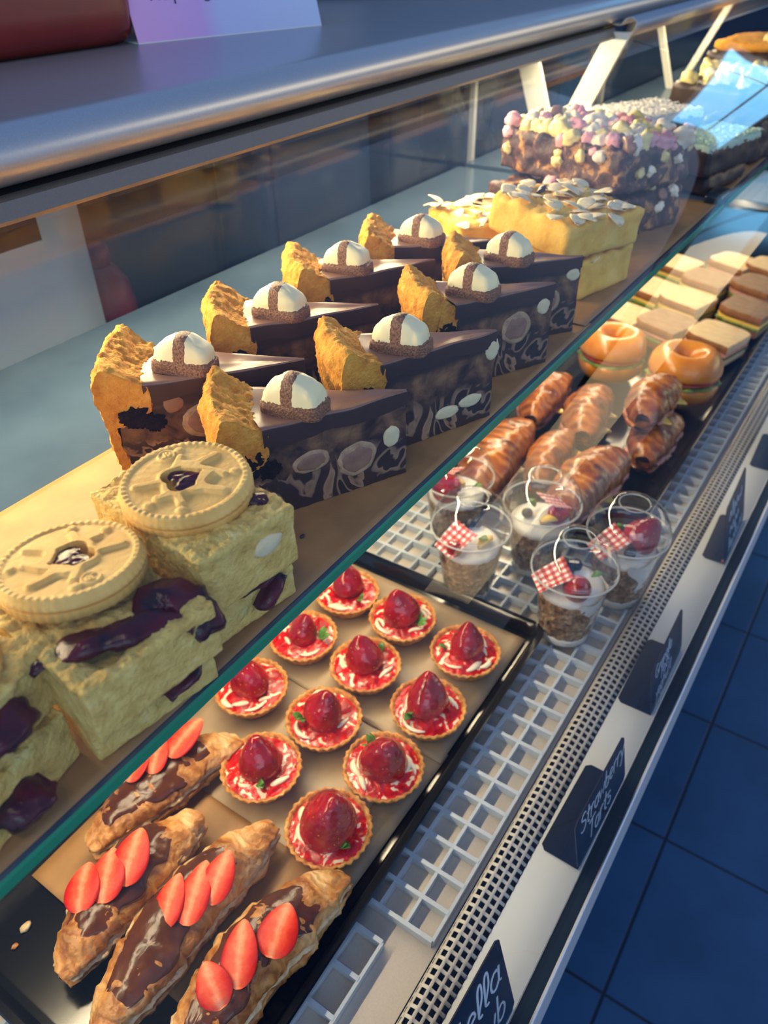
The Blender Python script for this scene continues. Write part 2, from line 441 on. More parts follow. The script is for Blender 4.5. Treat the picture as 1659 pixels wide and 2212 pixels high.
def tiles():
    m = NT('dark_blue_floor_tiles')
    p = m.sep(m.coord('Object'))
    def line(v, off):
        fr = m.math('FRACT', m.math('ADD', m.math('DIVIDE', v, .331), off))
        return m.math('MINIMUM', fr, m.math('SUBTRACT', 1., fr))
    d = m.math('MINIMUM', line(p[0], -.972 / .331 + 4), line(p[1], -.010 / .331 + 4))
    f = m.ramp(d, [(.006, '#ffffff'), (.012, '#000000')])
    base = m.ramp(m.noise(6, 5), [(.3, '#1f446c'), (.7, '#295482')])
    m.color(m.mix(f, base, '#0b1a30')).set(rough=.34)
    m.bump(m.math('SUBTRACT', 1., m.math('MULTIPLY', f, 1.)), .3, .002); return m.m
FLOORM = tiles()

# ------------------------------------------------------------------ the room and the cabinet
struct(obj('floor', *boxm(-1.5, -3, -.05, 6, 3.2, 0), FLOORM, smooth=False))
wb = noisy('blue_grey_wall', [(.35, '#22364d'), (.65, '#2d4560')], 3, 3, .6, 0)
struct(obj('wall_back', *boxm(-1.5, 2.4, 0, 6, 2.5, 2.9), wb, smooth=False))
struct(obj('wall_right', *boxm(5.9, -3, 0, 6, 2.4, 2.9), wb, smooth=False))

SKYM = NT('sky_seen_through_window'); SKYM.b.inputs['Base Color'].default_value = (0, 0, 0, 1); SKYM.b.inputs['Emission Color'].default_value = (.20, .60, 1, 1); SKYM.b.inputs['Emission Strength'].default_value = 3.6; SKYM = SKYM.m
SKY2 = SKYM.copy(); SKY2.name = 'sky_seen_through_second_window'; SKY2.node_tree.nodes['Principled BSDF'].inputs['Emission Strength'].default_value = 1.1
def window(k, y0, y1, z0, z1):
    fr_ = obj('window_%d' % k, *join([boxm(5.86, y0 - .04, z0 - .04, 5.9, y1 + .04, z0), boxm(5.86, y0 - .04, z1, 5.9, y1 + .04, z1 + .04), boxm(5.86, y0 - .04, z0, 5.9, y0, z1), boxm(5.86, y1, z0, 5.9, y1 + .04, z1), boxm(5.86, (y0 + y1) / 2 - .02, z0, 5.9, (y0 + y1) / 2 + .02, z1)]), WHITE, smooth=False)
    struct(fr_); p = obj('pane', *boxm(5.88, y0, z0, 5.89, y1, z1), SKYM if k == 1 else SKY2, fr_, False)
window(1, -.06, 1.0, H + .75, H + 1.30)
window(2, -1.7, -.95, H + .15, H + 1.05)

X0, X1 = -.35, 2.75
cab = thing('display_cabinet', 'long grey chilled display cabinet holding all the cakes and pastries', 'display cabinet', (1.2, .35, 0))
def cpart(name, vf, mat, sharp=None, smooth=False, parent=None):
    o = obj(name, *vf, mat, None, smooth, sharp=sharp)
    o.parent = parent or cab
    o.matrix_parent_inverse = Matrix.Translation((-1.2, -.35, 0))
    return o
body = join([boxm(X0, .10, .10, X1, .60, DECK - .03), boxm(X0, .14, 0, X1, .56, .10)])
cpart('cabinet_body', body, DARK)
cpart('deck_panel', boxm(X0, .122, DECK - .03, X1, .60, DECK - .0095), STEEL)
cpart('air_slot', boxm(X0, .1145, DECK - .03, X1, .122, DECK - .010), BLACK)
cpart('front_ledge', boxm(X0, .0535, DECK - .03, X1, .092, DECK), WHITE)
cpart('glass_channel', boxm(X0, .041, DECK - .035, X1, .0535, DECK - .002), DARK)
tr_ = [(.041, DECK - .09), (.0388, DECK - .088), (.0382, DECK - .004), (.0386, DECK - .0005), (.0398, DECK), (.041, DECK - .002)]
cpart('silver_trim', extr(tr_, X0, X1), TRIM)
# perforated grille, a rounded hump with square holes
def grille_mesh():
    P = catmull([(.1195, 0, -.016), (.1190, 0, -.002), (.1165, 0, .004), (.1125, 0, .0062), (.108, 0, .0058), (.100, 0, .0035), (.0925, 0, .0005)], 12)
    L = [0]
    for a, b in zip(P, P[1:]): L.append(L[-1] + (b - a).length)
    def ptat(s):
        for i in range(len(L) - 1):
            if s <= L[i + 1] or i == len(L) - 2:
                t = (s - L[i]) / max(1e-9, L[i + 1] - L[i]); return P[i].lerp(P[i + 1], t)
    rows, tot = 7, L[-1]; pv = tot / rows; bar = .36
    vs = []
    for r in range(rows): vs += [r * pv, r * pv + pv * bar]
    vs.append(tot)
    pu, bu = .0078, .0027; n = int((X1 - X0) / pu); us = []
    for k in range(n): us += [X0 + k * pu, X0 + k * pu + bu]
    us.append(X0 + n * pu)
    rowp = [ptat(s) for s in vs]
    V = [(x, p.x, DECK + p.z) for x in us for p in rowp]; m = len(vs); F = []
    for i in range(len(us) - 1):
        for j in range(m - 1):
            if i % 2 == 1 and j % 2 == 1: continue
            F.append((i * m + j, i * m + j + 1, (i + 1) * m + j + 1, (i + 1) * m + j))
    return V, F
g = cpart('air_grille', grille_mesh(), GRILLE, smooth=True)
md = g.modifiers.new('thick', 'SOLIDIFY'); md.thickness = .0009; md.offset = 0
cpart('grille_duct', boxm(X0, .0925, DECK - .03, X1, .1145, DECK - .012), BLACK)
# worktop on top, rolled front edge
bn = [(.95, TOP), (.60, TOP)]
for k in range(0, 15):
    a = PI / 2 + k / 14 * PI * .86
    bn.append((.447 + .026 * math.cos(a) * 1.05, TOP - .0175 + .0175 * math.sin(a)))
bn = [(.80, TOP), (.62, TOP), (.47, TOP)] + [(.4455 - .0185 * math.sin(k / 16 * PI), TOP - .0165 + .0165 * math.cos(k / 16 * PI)) for k in range(17)]
bn = [(p[0], p[1]) if not isinstance(p, Vector) else (p.x, p.z) for p in bn] + [(.60, TOP - .033), (.80, TOP - .033)]
cpart('worktop', extr(bn, X0, X1), COUNTER, 35, True)
gap = [(.440, TOP - .0325), (.436, TOP - .0355), (.60, TOP - .0355), (.60, TOP - .0325)]
cpart('gap_shade_strip', extr(gap, X0, X1), BLACK)  # black strip standing in for the shade of the gap under the worktop
fr = [(.434, TOP - .0350), (.4285, TOP - .0365), (.4235, TOP - .0452), (.4245, TOP - .0475), (.432, TOP - .0475), (.50, TOP - .037), (.50, TOP - .0350)]
cpart('glass_rail', extr(fr, X0, 1.205), FRAME, 30, True)
# curled clamp rail of the next bay
hp = catmull([(.436, 0, -.030), (.425, 0, -.031), (.419, 0, -.0245), (.409, 0, -.0225), (.401, 0, -.029), (.404, 0, -.039), (.413, 0, -.047)], 7)
hpo = [(p.x, TOP + p.z) for p in hp]
hv, hf = extr(hpo, 1.212, X1, False)
hr = cpart('glass_clamp_rail', (hv, hf), COUNTER, 50, True)
md = hr.modifiers.new('thick', 'SOLIDIFY'); md.thickness = .0022
cpart('top_strip_housing', boxm(X0, .485, TOP - .042, X1, .515, TOP - .034), DARK)
# strip lamp under the shelf
st = thing('led_strip', 'warm lamp strip running under the rear of the upper glass shelf', 'lamp strip', (.6, .430, SHELF - .02))
hs = obj('housing', *boxm(-.9, -.009, 0, 1.9, .009, .0115), WHITE, st, False)
EM = NT('warm_led'); EM.b.inputs['Emission Color'].default_value = lin('#ffc766'); EM.b.inputs['Emission Strength'].default_value = 9; EM = EM.m
obj('led_dots', *join([boxm(-.9 + k * .0165, -.0022, -.0012, -.9 + k * .0165 + .006, .0022, 0) for k in range(170)]), EM, st, False)
# front panes: curved, one per bay
gp = catmull([(.0475, 0, -.006), (.0485, 0, .08), (.056, 0, .17), (.080, 0, .27), (.113, 0, .362), (.187, 0, .432), (.30, 0, .465), (.424, 0, .4895)], 8)
for k, (a, b) in enumerate(((X0, 1.204), (1.210, X1))):
    q = [(p.x, DECK + p.z) for p in gp]
    v, f = extr(q, a, b, False)
    cpart('front_pane', (v, f), GLASS, None, True)
for a, b in ((X0, .62), (.625, 1.075), (1.08, 1.6), (1.605, X1)):
    cpart('rear_pane', boxm(a, .5725, SHELF - .30, b, .5765, TOP - .034), GLASS)
sl = thing('sliding_door_edge', 'thin pale upright edge of the rear sliding glass door left of the white brackets', 'door edge', (1.077, .574, SHELF - .008))
obj('edge_strip', *boxm(-.004, -.004, 0, .004, .004, .19), plain('pale_edge', '#a9adb0', .3), sl, False)
sl = thing('sliding_door_edge', 'thin pale upright edge of the rear sliding glass door right of the white brackets', 'door edge', (1.602, .580, SHELF - .008))
obj('edge_strip', *boxm(-.006, -.004, 0, .006, .004, .19), plain('warm_edge', '#b5ae9f', .3), sl, False)

# glass shelves
def shelf_mat():
    m = NT('frosted_shelf_glass')
    m.color(m.ramp(m.noise(9, 4), [(.3, '#33455a'), (.7, '#43566c')])).set(rough=.16, spec=.7); return m.m
SHM = shelf_mat()
for x0, x1, lb in ((X0, 1.035, 'upper glass shelf with green front edge under the pie slices'), (1.055, X1, 'farther upper glass shelf under the coconut slices')):
    s = thing('glass_shelf', lb, 'shelf', (x0, .2, SHELF))
    obj('shelf_pane', *boxm(0, .0012, -.0075, x1 - x0, .37, 0), SHM, s, False)
    obj('green_edge', *extr([(.0013, -.0076), (0, -.0065), (0, -.001), (.0013, .0001)], 0, x1 - x0), GREEN, s, False)['label'] = 'green polished glass edge'
def bracket(x, w, label):
    b = thing('shelf_bracket', label, 'bracket', (x, .5, SHELF))
    for s, yt in ((-1, -.080), (1, .066)):
        V = [(dx, y0 + yy, z) for dx in (-.004, .004) for (y0, z) in ((s * .008, .0003), (yt, .1555)) for yy in (-w, w)]
        obj('arm', V, [(0, 1, 3, 2), (4, 6, 7, 5), (0, 4, 5, 1), (2, 3, 7, 6), (0, 2, 6, 4), (1, 5, 7, 3)], WHITE, b, False)
    return b
bracket(1.2, .017, 'wide white V-shaped bracket standing behind the marshmallow slab')
bracket(1.8, .0065, 'thin white bracket farther along the cabinet behind the coconut slices')
cl = tag(obj('shelf_clip', *rbox(.05, .022, .012, .004, 6), DARK), 'small dark clip at the far corner of the green edged glass shelf', 'clip')
cl.location = (1.047, .213, SHELF - .0005)

# deck grid mats
def matmesh(x0, x1, y0, y1, px, ys):
    B = []; t = .0026; z0, z1 = -.0092, 0
    n = round((x1 - x0) / px)
    for k in range(n + 1): B.append(boxm(x0 + k * px - t * .7, y0, z0, x0 + k * px + t * .7, y1, z1))
    for y in ys: B.append(boxm(x0, y - t / 2, z0, x1, y + t / 2, z1 - .0004))
    return join(B)
o = obj('deck_mat', *matmesh(0, 2.325, 0, .44, .025, [k * .0245 for k in range(19)]), MATW, None, False, (.237, .1265, DECK))
tag(o, 'pale plastic grid mat on the deck, reaching from the tarts to the sandwiches', 'grid mat')
o = obj('deck_mat', *matmesh(0, .465, 0, .38, .031, [k * .0245 for k in range(16)]), MATW, None, False, (-.250, .158, DECK))
tag(o, 'pale plastic grid mat on the deck under the near end of the croissant tray', 'grid mat')

# trays
def tray(name, label, x0, x1, y0, y1, h=.016, rz=0):
    cx, cy = (x0 + x1) / 2, (y0 + y1) / 2; hx, hy = (x1 - x0) / 2, (y1 - y0) / 2
    def ringpts(ins, z, r):
        out = []
        for sx, sy, a0 in ((1, 1, 0), (-1, 1, PI / 2), (-1, -1, PI), (1, -1, 3 * PI / 2)):
            for k in range(7):
                a = a0 + k / 6 * PI / 2; rr = max(.002, r - ins)
                out.append((sx * (hx - ins - rr) + rr * math.cos(a), sy * (hy - ins - rr) + rr * math.sin(a), z))
        return out
    R = [ringpts(.008, 0, .018), ringpts(.002, h - .003, .018), ringpts(0, h - .0012, .018), ringpts(.0012, h, .018), ringpts(.006, h - .0002, .018), ringpts(.0085, h - .003, .018), ringpts(.013, .003, .018), ringpts(.018, .002, .018)]
    V = [p for r in R for p in r]; n = 28; F = []
    for i in range(len(R) - 1):
        for j in range(n): F.append((i * n + j, i * n + (j + 1) % n, (i + 1) * n + (j + 1) % n, (i + 1) * n + j))
    F.append(tuple(range(n))[::-1]); F.append(tuple((len(R) - 1) * n + j for j in range(n)))
    t = obj(name, V, F, BLACK, None, True, (cx, cy, DECK), (0, 0, rz), sharp=40)
    return tag(t, label, 'tray')
tray('serving_tray', 'shiny black tray under the strawberry tarts and chocolate croissants', .022, .574, .180, .452, .017, math.radians(.8))
tray('serving_tray', 'shiny black tray under the filled croissants, bagels and sandwiches', .735, 2.3, .158, .452, .017)
TB = DECK + .0028
def paper(label, P, mat, z, seed, n=24, wav=.0007):
    o = obj('parchment_sheet', *sheet([(x, y, z) for x, y in P], .0004, wav, n, seed), mat)
    return tag(o, label, 'parchment')
paper('grey brown parchment on the tart tray beneath the near tarts', [(.200, .20), (.385, .198), (.387, .432), (.200, .43)], PAPER2, TB, 1)
paper('grey brown parchment on the tart tray beneath the far tarts', [(.372, .199), (.555, .201), (.553, .434), (.374, .432)], PAPER2, TB + .0016, 2)
paper('parchment under the chocolate croissants with a bare corner showing', [(.098, .203), (.232, .20), (.232, .428), (.098, .425)], PAPER, TB + .0016, 3)
paper('large brown parchment on the upper shelf beneath the pie slices', [(-.05, .2035), (.62, .2045), (.62, .402), (-.05, .4015)], PAPER, SHELF, 4, 40, .0004)
paper('brown parchment on the upper shelf beneath the almond and marshmallow slices', [(.61, .206), (1.03, .207), (1.03, .415), (.61, .41)], PAPER, SHELF + .0012, 5, 30, .0004)
paper('brown parchment on the farther shelf beneath the coconut slices', [(1.08, .21), (2.0, .21), (2.0, .42), (1.08, .42)], PAPER, SHELF, 6, 30, .0004)

# ------------------------------------------------------------------ cookie pie slices on the upper shelf
def topping_shape(seed):
    """boxy cocoa slab with a pillow of white chocolate on it"""
    a, b = .0190, .0120
    prof = [(0, 0), (.90, 0), (.985, .0006), (1.0, .002), (.995, .0055), (.965, .0068), (.93, .0072), (.90, .0102), (.84, .0140), (.74, .0172), (.60, .0194), (.42, .0207), (.2, .0214), (0, .0215)]
    P = catmull([(r, 0, z) for r, z in prof], 3)
    def f(u, v):
        k = u * (len(P) - 1); i = min(int(k), len(P) - 2); p = P[i].lerp(P[i + 1], k - i)
        ph = 2 * PI * v; c, s_ = math.cos(ph), math.sin(ph); e = .42
        x = a * math.copysign(abs(c) ** e, c) * p.x; y = b * math.copysign(abs(s_) ** e, s_) * p.x
        z = p.z * (1 + .07 * math.cos(x / a * 5.2) * (p.z > .008))
        return Vector((x, y, z))
    return grid(f, 40, 56, cv=True)
def pie_slice(tip, axis_deg, half_deg, hgt, label, seed, R=.104, top_at=.062, top_rot=20, chunks=()):
    r = random.Random(seed)
    t = thing('cookie_pie_slice', label, 'pie slice', (tip[0], tip[1], SHELF + .0012), math.radians(axis_deg), 'cookie pie slices on the upper shelf')
    hh = math.radians(half_deg); Rb = R - .007; zt = hgt
    outer = [(Rb - .006, .0), (Rb, 0.0008), (R - .003, zt * .55), (R, zt * .93), (R - .002, zt + .006), (R - .006, zt + .0125), (R - .012, zt + .0105), (R - .020, zt + .0045), (R - .026, zt + .001), (R - .030, zt - .003), (R - .029, zt - .017), (R - .022, zt - .022), (R - .009, zt - .026), (R - .008, zt * .4)]
    _o = catmull([(a_, 0, b_) for a_, b_ in outer[1:13]], 8)
    outer = [outer[0]] + [(p_.x, p_.z) for p_ in _o] + [outer[13]]
    oc = obj('crust', *wedge(resample(outer, .0015), hh + .012, 44), CRUST, t, sharp=75)
    rough_up(oc, .0021, 40, 3, seed)
    rough_up(oc, .0013, 190, 4, seed + 5)
    rough_up(oc, .0008, 480, 2, seed + 7)
    inner = [(.0015, 0), (Rb - .0065, 0), (R - .0088, zt * .4), (R - .0098, zt - .026), (R - .0225, zt - .022), (R - .0295, zt - .016), (R - .0305, zt - .006), (.0015, zt - .006)]
    fi = obj('filling', *wedge(resample(inner, .004), hh, 14), FILL, t, sharp=50)
    rough_up(fi, .0006, 160, 3, seed + 2)
    # poured chocolate: sags a little towards the middle, its lower edge waves
    def glz(u, v):
        rr = .0012 + (R - .0285) * u
        prof = [(-1, -.009), (-1.012, -.004), (-1.008, -.0006), (-.97, 0), (-.6, -.0004), (-.2, -.0008), (.2, -.0008), (.6, -.0004), (.97, 0), (1.008, -.0006), (1.012, -.004), (1, -.009)]
        k = v * (len(prof) - 1); i = min(int(k), len(prof) - 2); q = k - i
        a = prof[i][0] + (prof[i + 1][0] - prof[i][0]) * q; z = prof[i][1] + (prof[i + 1][1] - prof[i][1]) * q
        wob = .0022 * noise.noise(Vector((rr * 60, a * .5 + seed, seed)))
        if z < -.006: z += wob * 1.6 - .002
        z += .0014 * noise.noise(Vector((rr * 40, a + seed, 3))) + .0035 * (u - .25) ** 2
        an = a * (hh + .010 * (1 - u) + .002)
        ex = .0009 if abs(a) > .99 else 0
        p = Vector((rr * math.cos(an), rr * math.sin(an), zt + z - .0015))
        return p + Vector((-math.sin(an), math.cos(an), 0)) * math.copysign(ex, a)
    v, f = grid(glz, 30, 45)
    f.append(tuple(range(45)))
    nz_ = 44; fmi = []
    for q in f[:-1]:
        cs = [i % 45 for i in q]; cc = sum(cs) / 4; fmi.append(0 if 7.5 < cc < 36.5 else 1)
    obj('chocolate_layer', v, f, [MILK, CUTCH], t, sharp=70, fm=fmi + [1])
    tp = obj('topping', *topping_shape(seed), TOPPING, t, loc=(top_at, .0045, zt - .0018), rot=(math.radians(r.uniform(-3, 5)), math.radians(r.uniform(-4, 4)), math.radians(top_rot)))
    tp['label'] = 'white chocolate bite with cocoa dusted base and stripe'
    rough_up(tp, .0006, 160, 3, seed)
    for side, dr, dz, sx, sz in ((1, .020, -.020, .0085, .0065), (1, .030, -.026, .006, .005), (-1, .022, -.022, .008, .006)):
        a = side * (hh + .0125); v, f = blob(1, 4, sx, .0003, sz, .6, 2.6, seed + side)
        obj('hollow_shade_patch', v, f, HOLE_SHADE, t, loc=((R - dr) * math.cos(a), (R - dr) * math.sin(a), zt + dz), rot=(0, 0, a))  # flat dark patches in place of real hollows, their shade painted on
    for (cr, cz, side, sx, sz, m) in chunks:
        if m is CARAMEL:
            a = side * (hh + .0005); v, f = blob(1, 3, sx * 1.22, .0009, sz * 1.25, .14, 1.6, seed + cr * 100)
            obj('pale_shell', v, f, FLAKED, t, loc=(cr * math.cos(a), cr * math.sin(a), cz), rot=(0, 0, a))
        a = side * (hh + .002)
        v, f = blob(1, 3, sx, .0013, sz, .16, 1.6, seed + cr * 100)
        obj('filling_chunk', v, f, m, t, loc=(cr * math.cos(a), cr * math.sin(a), cz), rot=(0, 0, a))
    return t
def tipw(px, py, z=H - .213):
    p = at(px, py, z); return p.x, p.y
pie_slice(tipw(882, 836, H - .2185), 138, 15.5, .060, 'milk chocolate topped cookie pie slice nearest the round jam biscuit, frontmost in its row', 11, 0.121, 0.068, -34, ((.036, .022, 1, .011, .009, CARAMEL), (.012, .030, 1, .006, .007, CREAM_CH), (.066, .030, 1, .010, .006, CARAMEL)))
pie_slice(tipw(1076, 708), 142, 14.5, .066, 'cookie pie slice second in the front row, white filling blobs low on its cut side', 12, 0.12, 0.069, -39, ((.020, .018, 1, .010, .0045, CREAM_CH), (.040, .015, 1, .010, .0045, CREAM_CH), (.004, .052, 1, .006, .008, CREAM_CH)))
pie_slice(tipw(1203, 606), 138, 14.5, .066, 'cookie pie slice third in the front row, oval caramel chunk in its dark cut side', 13, 0.117, 0.067, -44, ((.034, .036, 1, .011, .010, CARAMEL), (.010, .048, 1, .006, .006, CREAM_CH)))
pie_slice(tipw(1263, 548), 128, 14.5, .066, 'cookie pie slice at the far end of the front row, beside the almond slices', 14, 0.113, 0.062, -40, ((.008, .050, 1, .006, .005, CREAM_CH), (.03, .03, 1, .01, .009, CARAMEL)))
pie_slice(tipw(660, 770), 129, 15, .066, 'leftmost cookie pie slice of the back row, round milky chunk in its cut side', 15, 0.127, 0.073, -13, ((.066, .035, 1, .0125, .0095, CARAMEL), (.084, .050, 1, .006, .006, MILK), (.058, .052, 1, .005, .004, MILK)))
pie_slice(tipw(820, 652), 134, 15, .066, 'cookie pie slice second in the back row, with an upright pointed crust', 16, 0.123, 0.07, -28)
pie_slice(tipw(942, 556), 138, 15, .066, 'cookie pie slice third in the back row, with a hollow under its crust', 17, 0.122, 0.073, -32)
pie_slice(tipw(1075, 514), 122, 14.5, .066, 'cookie pie slice at the far end of the back row, before the plain almond slice', 18, 0.117, 0.064, -29)

# ------------------------------------------------------------------ blondies with jam biscuits
def cookie_h(x, y):
    r = math.hypot(x, y); h = .0105
    rim = ss(.0258, .0272, r) * (1 - ss(.0292, .030, r)); a = math.atan2(y, x)
    h += .0010 * rim * (.75 + .25 * math.cos(52 * a)) - .0022 * ss(.0288, .0302, r)
    # raised splash round the middle with eight arms and drops
    d = r - (.0122 + .0012 * math.cos(5 * a + 1))
    for k in range(8):
        an = PI / 8 + k * PI / 4 + .12 * math.sin(k * 2.3)
        if abs(an - PI / 2) < .3: continue
        ux, uy = math.cos(an), math.sin(an); bend = .0021 * math.sin(k * 1.9 + .6)
        L = (.0208, .0172, .0178, .0222, .0170, .0182, .0214, .0174)[k]; rd_ = (.0024, .0021, .0026, .0020, .0026, .0021, .0025, .0022)[k]
        t = max(0, min(1, (x * ux + y * uy) / L)); px_, py_ = ux * L * t - uy * bend * math.sin(t * PI) * 2, uy * L * t + ux * bend * math.sin(t * PI) * 2
        dd = math.hypot(x - px_, y - py_) - rd_
        hh_ = max(.0026 - abs(d - dd), 0) / .0026; d = min(d, dd) - hh_ * hh_ * .0026 * .25
        if L < .0185:
            q = an + .10 * math.sin(k * 3.1)
            d = min(d, math.hypot((x - math.cos(q) * .0231), (y - math.sin(q) * .0231)) - .0023)
    h += .0015 * (1 - ss(-.0010, .0008, d))
    # round badge with two letters
    bx, by = x, y - .0212
    db = math.hypot(bx, by)
    h += .0013 * (1 - ss(.0040, .0046, db)) - .0005 * (1 - ss(.0032, .0036, db))
    def seg(ax, ay, cx, cy):
        vx, vy = cx - ax, cy - ay; t = max(0, min(1, ((bx - ax) * vx + (by - ay) * vy) / (vx * vx + vy * vy)))
        return math.hypot(bx - ax - vx * t, by - ay - vy * t)
    s = min(seg(-.0006, .0018, -.0006, -.0012), seg(-.0006, -.0012, -.0014, -.0018), seg(-.0014, -.0018, -.0022, -.0012), seg(.0006, .0018, .0006, -.0018), seg(.0006, .0018, .0018, .0010), seg(.0018, .0010, .0018, -.0010), seg(.0018, -.0010, .0006, -.0018))
    h += .0007 * (1 - ss(.00022, .0006, s))
    # heart shaped window, point towards -x
    X_, Y_ = y / .0078, -(x + .0000) / .0078 * 1.0
    q = (X_ * X_ + Y_ * Y_ - 1) ** 3 - X_ * X_ * Y_ ** 3
    ht = 1 - ss(-.03, .03, q) if r < .0135 else 0
    return h - .0066 * ht
def cookie_mesh():
    nr, na = 80, 256; V = [Vector((0, 0, cookie_h(0, 0)))]; F = []
    rs = [.030 * (i / nr) for i in range(1, nr + 1)]
    rings = 0
    for r in rs:
        for j in range(na):
            a = 2 * PI * j / na; V.append(Vector((r * math.cos(a), r * math.sin(a), cookie_h(r * math.cos(a), r * math.sin(a)))))
        rings += 1
    for rr, z in ((.0304, .0075), (.0304, .0062), (.0292, .0058), (.0292, .0050), (.0304, .0046), (.0303, .001), (.0290, 0), (.015, 0)):
        for j in range(na):
            a = 2 * PI * j / na; k = 1 + .014 * abs(math.cos(26 * a)) * (.001 <= z <= .008) * (rr > .03)
            V.append(Vector((rr * k * math.cos(a), rr * k * math.sin(a), z)))
        rings += 1
    for j in range(na): F.append((0, 1 + j, 1 + (j + 1) % na))
    for i in range(rings - 1):
        for j in range(na): F.append((1 + i * na + j, 1 + (i + 1) * na + j, 1 + (i + 1) * na + (j + 1) % na, 1 + i * na + (j + 1) % na))
    F.append(tuple(1 + (rings - 1) * na + j for j in range(na))[::-1])
    return V, F
CM = cookie_mesh()
def heart_jam():
    def f(u, v):
        t = 2 * PI * v; X_ = 16 * math.sin(t) ** 3 / 17; Y_ = (13 * math.cos(t) - 5 * math.cos(2 * t) - 2 * math.cos(3 * t) - math.cos(4 * t)) / 17
        y, x = X_ * .0092 * u, -Y_ * .0092 * u
        return Vector((x, y, .0103 + .0009 * (1 - u * u) + .0006 * noise.noise(Vector((x * 400, y * 400, 1)))))
    return grid(f, 12, 60, cv=True)
first_cookie = []
def biscuit(parent, loc, rot):
    if not first_cookie:
        c = obj('jam_biscuit', *CM, BISCUIT, parent, sharp=70); j = obj('heart_jam', *heart_jam(), JAM, c)
        first_cookie.append((c, j))
    else:
        c0, j0 = first_cookie[0]
        c = c0.copy(); C.objects.link(c); c.parent = parent; j = j0.copy(); C.objects.link(j); j.parent = c
    c.location = loc; c.rotation_euler = rot
    return c
def blondie(label, cx, cy, z, sx, sy, sz, rz, seed, bites=(), tilt=(0, 0)):
    t = thing('jam_blondie', label, 'blondie', (cx, cy, z), 0, 'jam blondies stacked at the near end of the upper shelf', (math.radians(tilt[0]), math.radians(tilt[1]), math.radians(rz)))
    s = obj('sponge', *rbox(sx, sy, sz, .0010, 62), SPONGE, t)
    def post(p):
        for (bx, by, br, bd) in bites:
            d = math.hypot(p.x - bx, p.y - by)
            if d < br and p.z > sz * .3: p.z -= bd * (1 - ss(br * .3, br, d)) * ss(sz * .3, sz, p.z)
        return p
    rough_up(s, .0012, 50, 3, seed, lambda c: .5 + .9 * ss(sz * .8, sz, c.z), post)
    rough_up(s, .0011, 190, 5, seed, lambda c: .35 + ss(sz * .8, sz, c.z))
    return t
def jam(parent, pts, r, seed, flat=.42):
    r *= 1.25
    v, f = tube(catmull(pts, 6), [r * (.55 + .45 * math.sin(PI * k / (6 * (len(pts) - 1)))) for k in range(6 * (len(pts) - 1) + 1)], 18, flat)
    o = obj('jam', v, f, JAM, parent); rough_up(o, r * .42, 70, 4, seed); return o
b = blondie('bottom jam blondie at the right, jam on its far corner', .196, .250, SHELF + .001, .054, .080, .034, -8, 31, ((.02, -.03, .022, .010),))
jam(b, [(-.02, -.034, .026), (-.004, -.040, .026), (.012, -.034, .027), (.022, -.020, .033), (.026, .0, .034)], .0068, 1)
jam(b, [(.0, -.0405, .010), (.010, -.0405, .016), (.018, -.0405, .020)], .0055, 2)
v_, f_ = blob(1, 3, .010, .0022, .007, .15, 1.5, 3); obj('white_chunk', v_, f_, CREAM_CH, b, loc=(.0272, -.018, .018), rot=(0, 0, PI / 2))
b = blondie('upper jam blondie carrying the complete heart biscuit, next to the cookie pie slices', .188, .240, SHELF + .0345, .055, .083, .033, -7, 32)
biscuit(b, (.001, .0015, .0325), (math.radians(2), math.radians(-2), math.radians(-14)))
jam(b, [(.016, -.028, .0325), (.0245, -.020, .030), (.0275, -.016, .020)], .0066, 4)
v_, f_ = blob(1, 3, .0085, .002, .0060, .15, 1.5, 5); obj('white_chunk', v_, f_, CREAM_CH, b, loc=(.0274, .030, .017), rot=(0, 0, PI / 2))
v_, f_ = blob(1, 3, .0085, .002, .0050, .15, 1.5, 6); obj('white_chunk', v_, f_, CREAM_CH, b, loc=(.010, -.0415, .020))
b = blondie('bottom jam blondie of the middle stack, bitten and crumbly at its front corner', .128, .243, SHELF + .001, .062, .076, .029, -9, 33, ((.018, -.03, .02, .010),))
jam(b, [(.004, -.039, .012), (.014, -.0385, .018), (.022, -.034, .022)], .006, 7)
b = blondie('upper jam blondie of the middle stack, jam running over its front', .122, .2365, SHELF + .030, .062, .090, .0285, -5, 34, ((-.012, -.030, .012, .006), (.024, -.012, .012, .005)))
biscuit(b, (.0035, .0115, .0300), (math.radians(5), math.radians(-3), math.radians(172)))
jam(b, [(-.034, -.014, .024), (-.022, -.020, .0285), (-.006, -.028, .0285), (.010, -.036, .0285), (.020, -.044, .022)], .0062, 8)
jam(b, [(.008, -.030, .0285), (.018, -.026, .030), (.026, -.036, .026), (.026, -.046, .015)], .0075, 9)
jam(b, [(.012, .0, .029), (.022, .002, .030), (.032, .006, .026)], .0045, 10)
b = blondie('bottom jam blondie at the left edge, a dark jam pocket in its side', .054, .245, SHELF + .001, .060, .062, .029, 12, 35)
jam(b, [(-.012, -.0315, .010), (.0, -.033, .014), (.010, -.0315, .012)], .010, 11)
b = blondie('upper jam blondie at the left edge of the photo, its biscuit mostly out of frame', .058, .248, SHELF + .030, .062, .060, .0275, 14, 36)
biscuit(b, (-.001, .004, .0275), (math.radians(6), math.radians(-4), math.radians(60)))
jam(b, [(-.010, -.031, .018), (.002, -.0325, .020), (.012, -.031, .015)], .0085, 12)

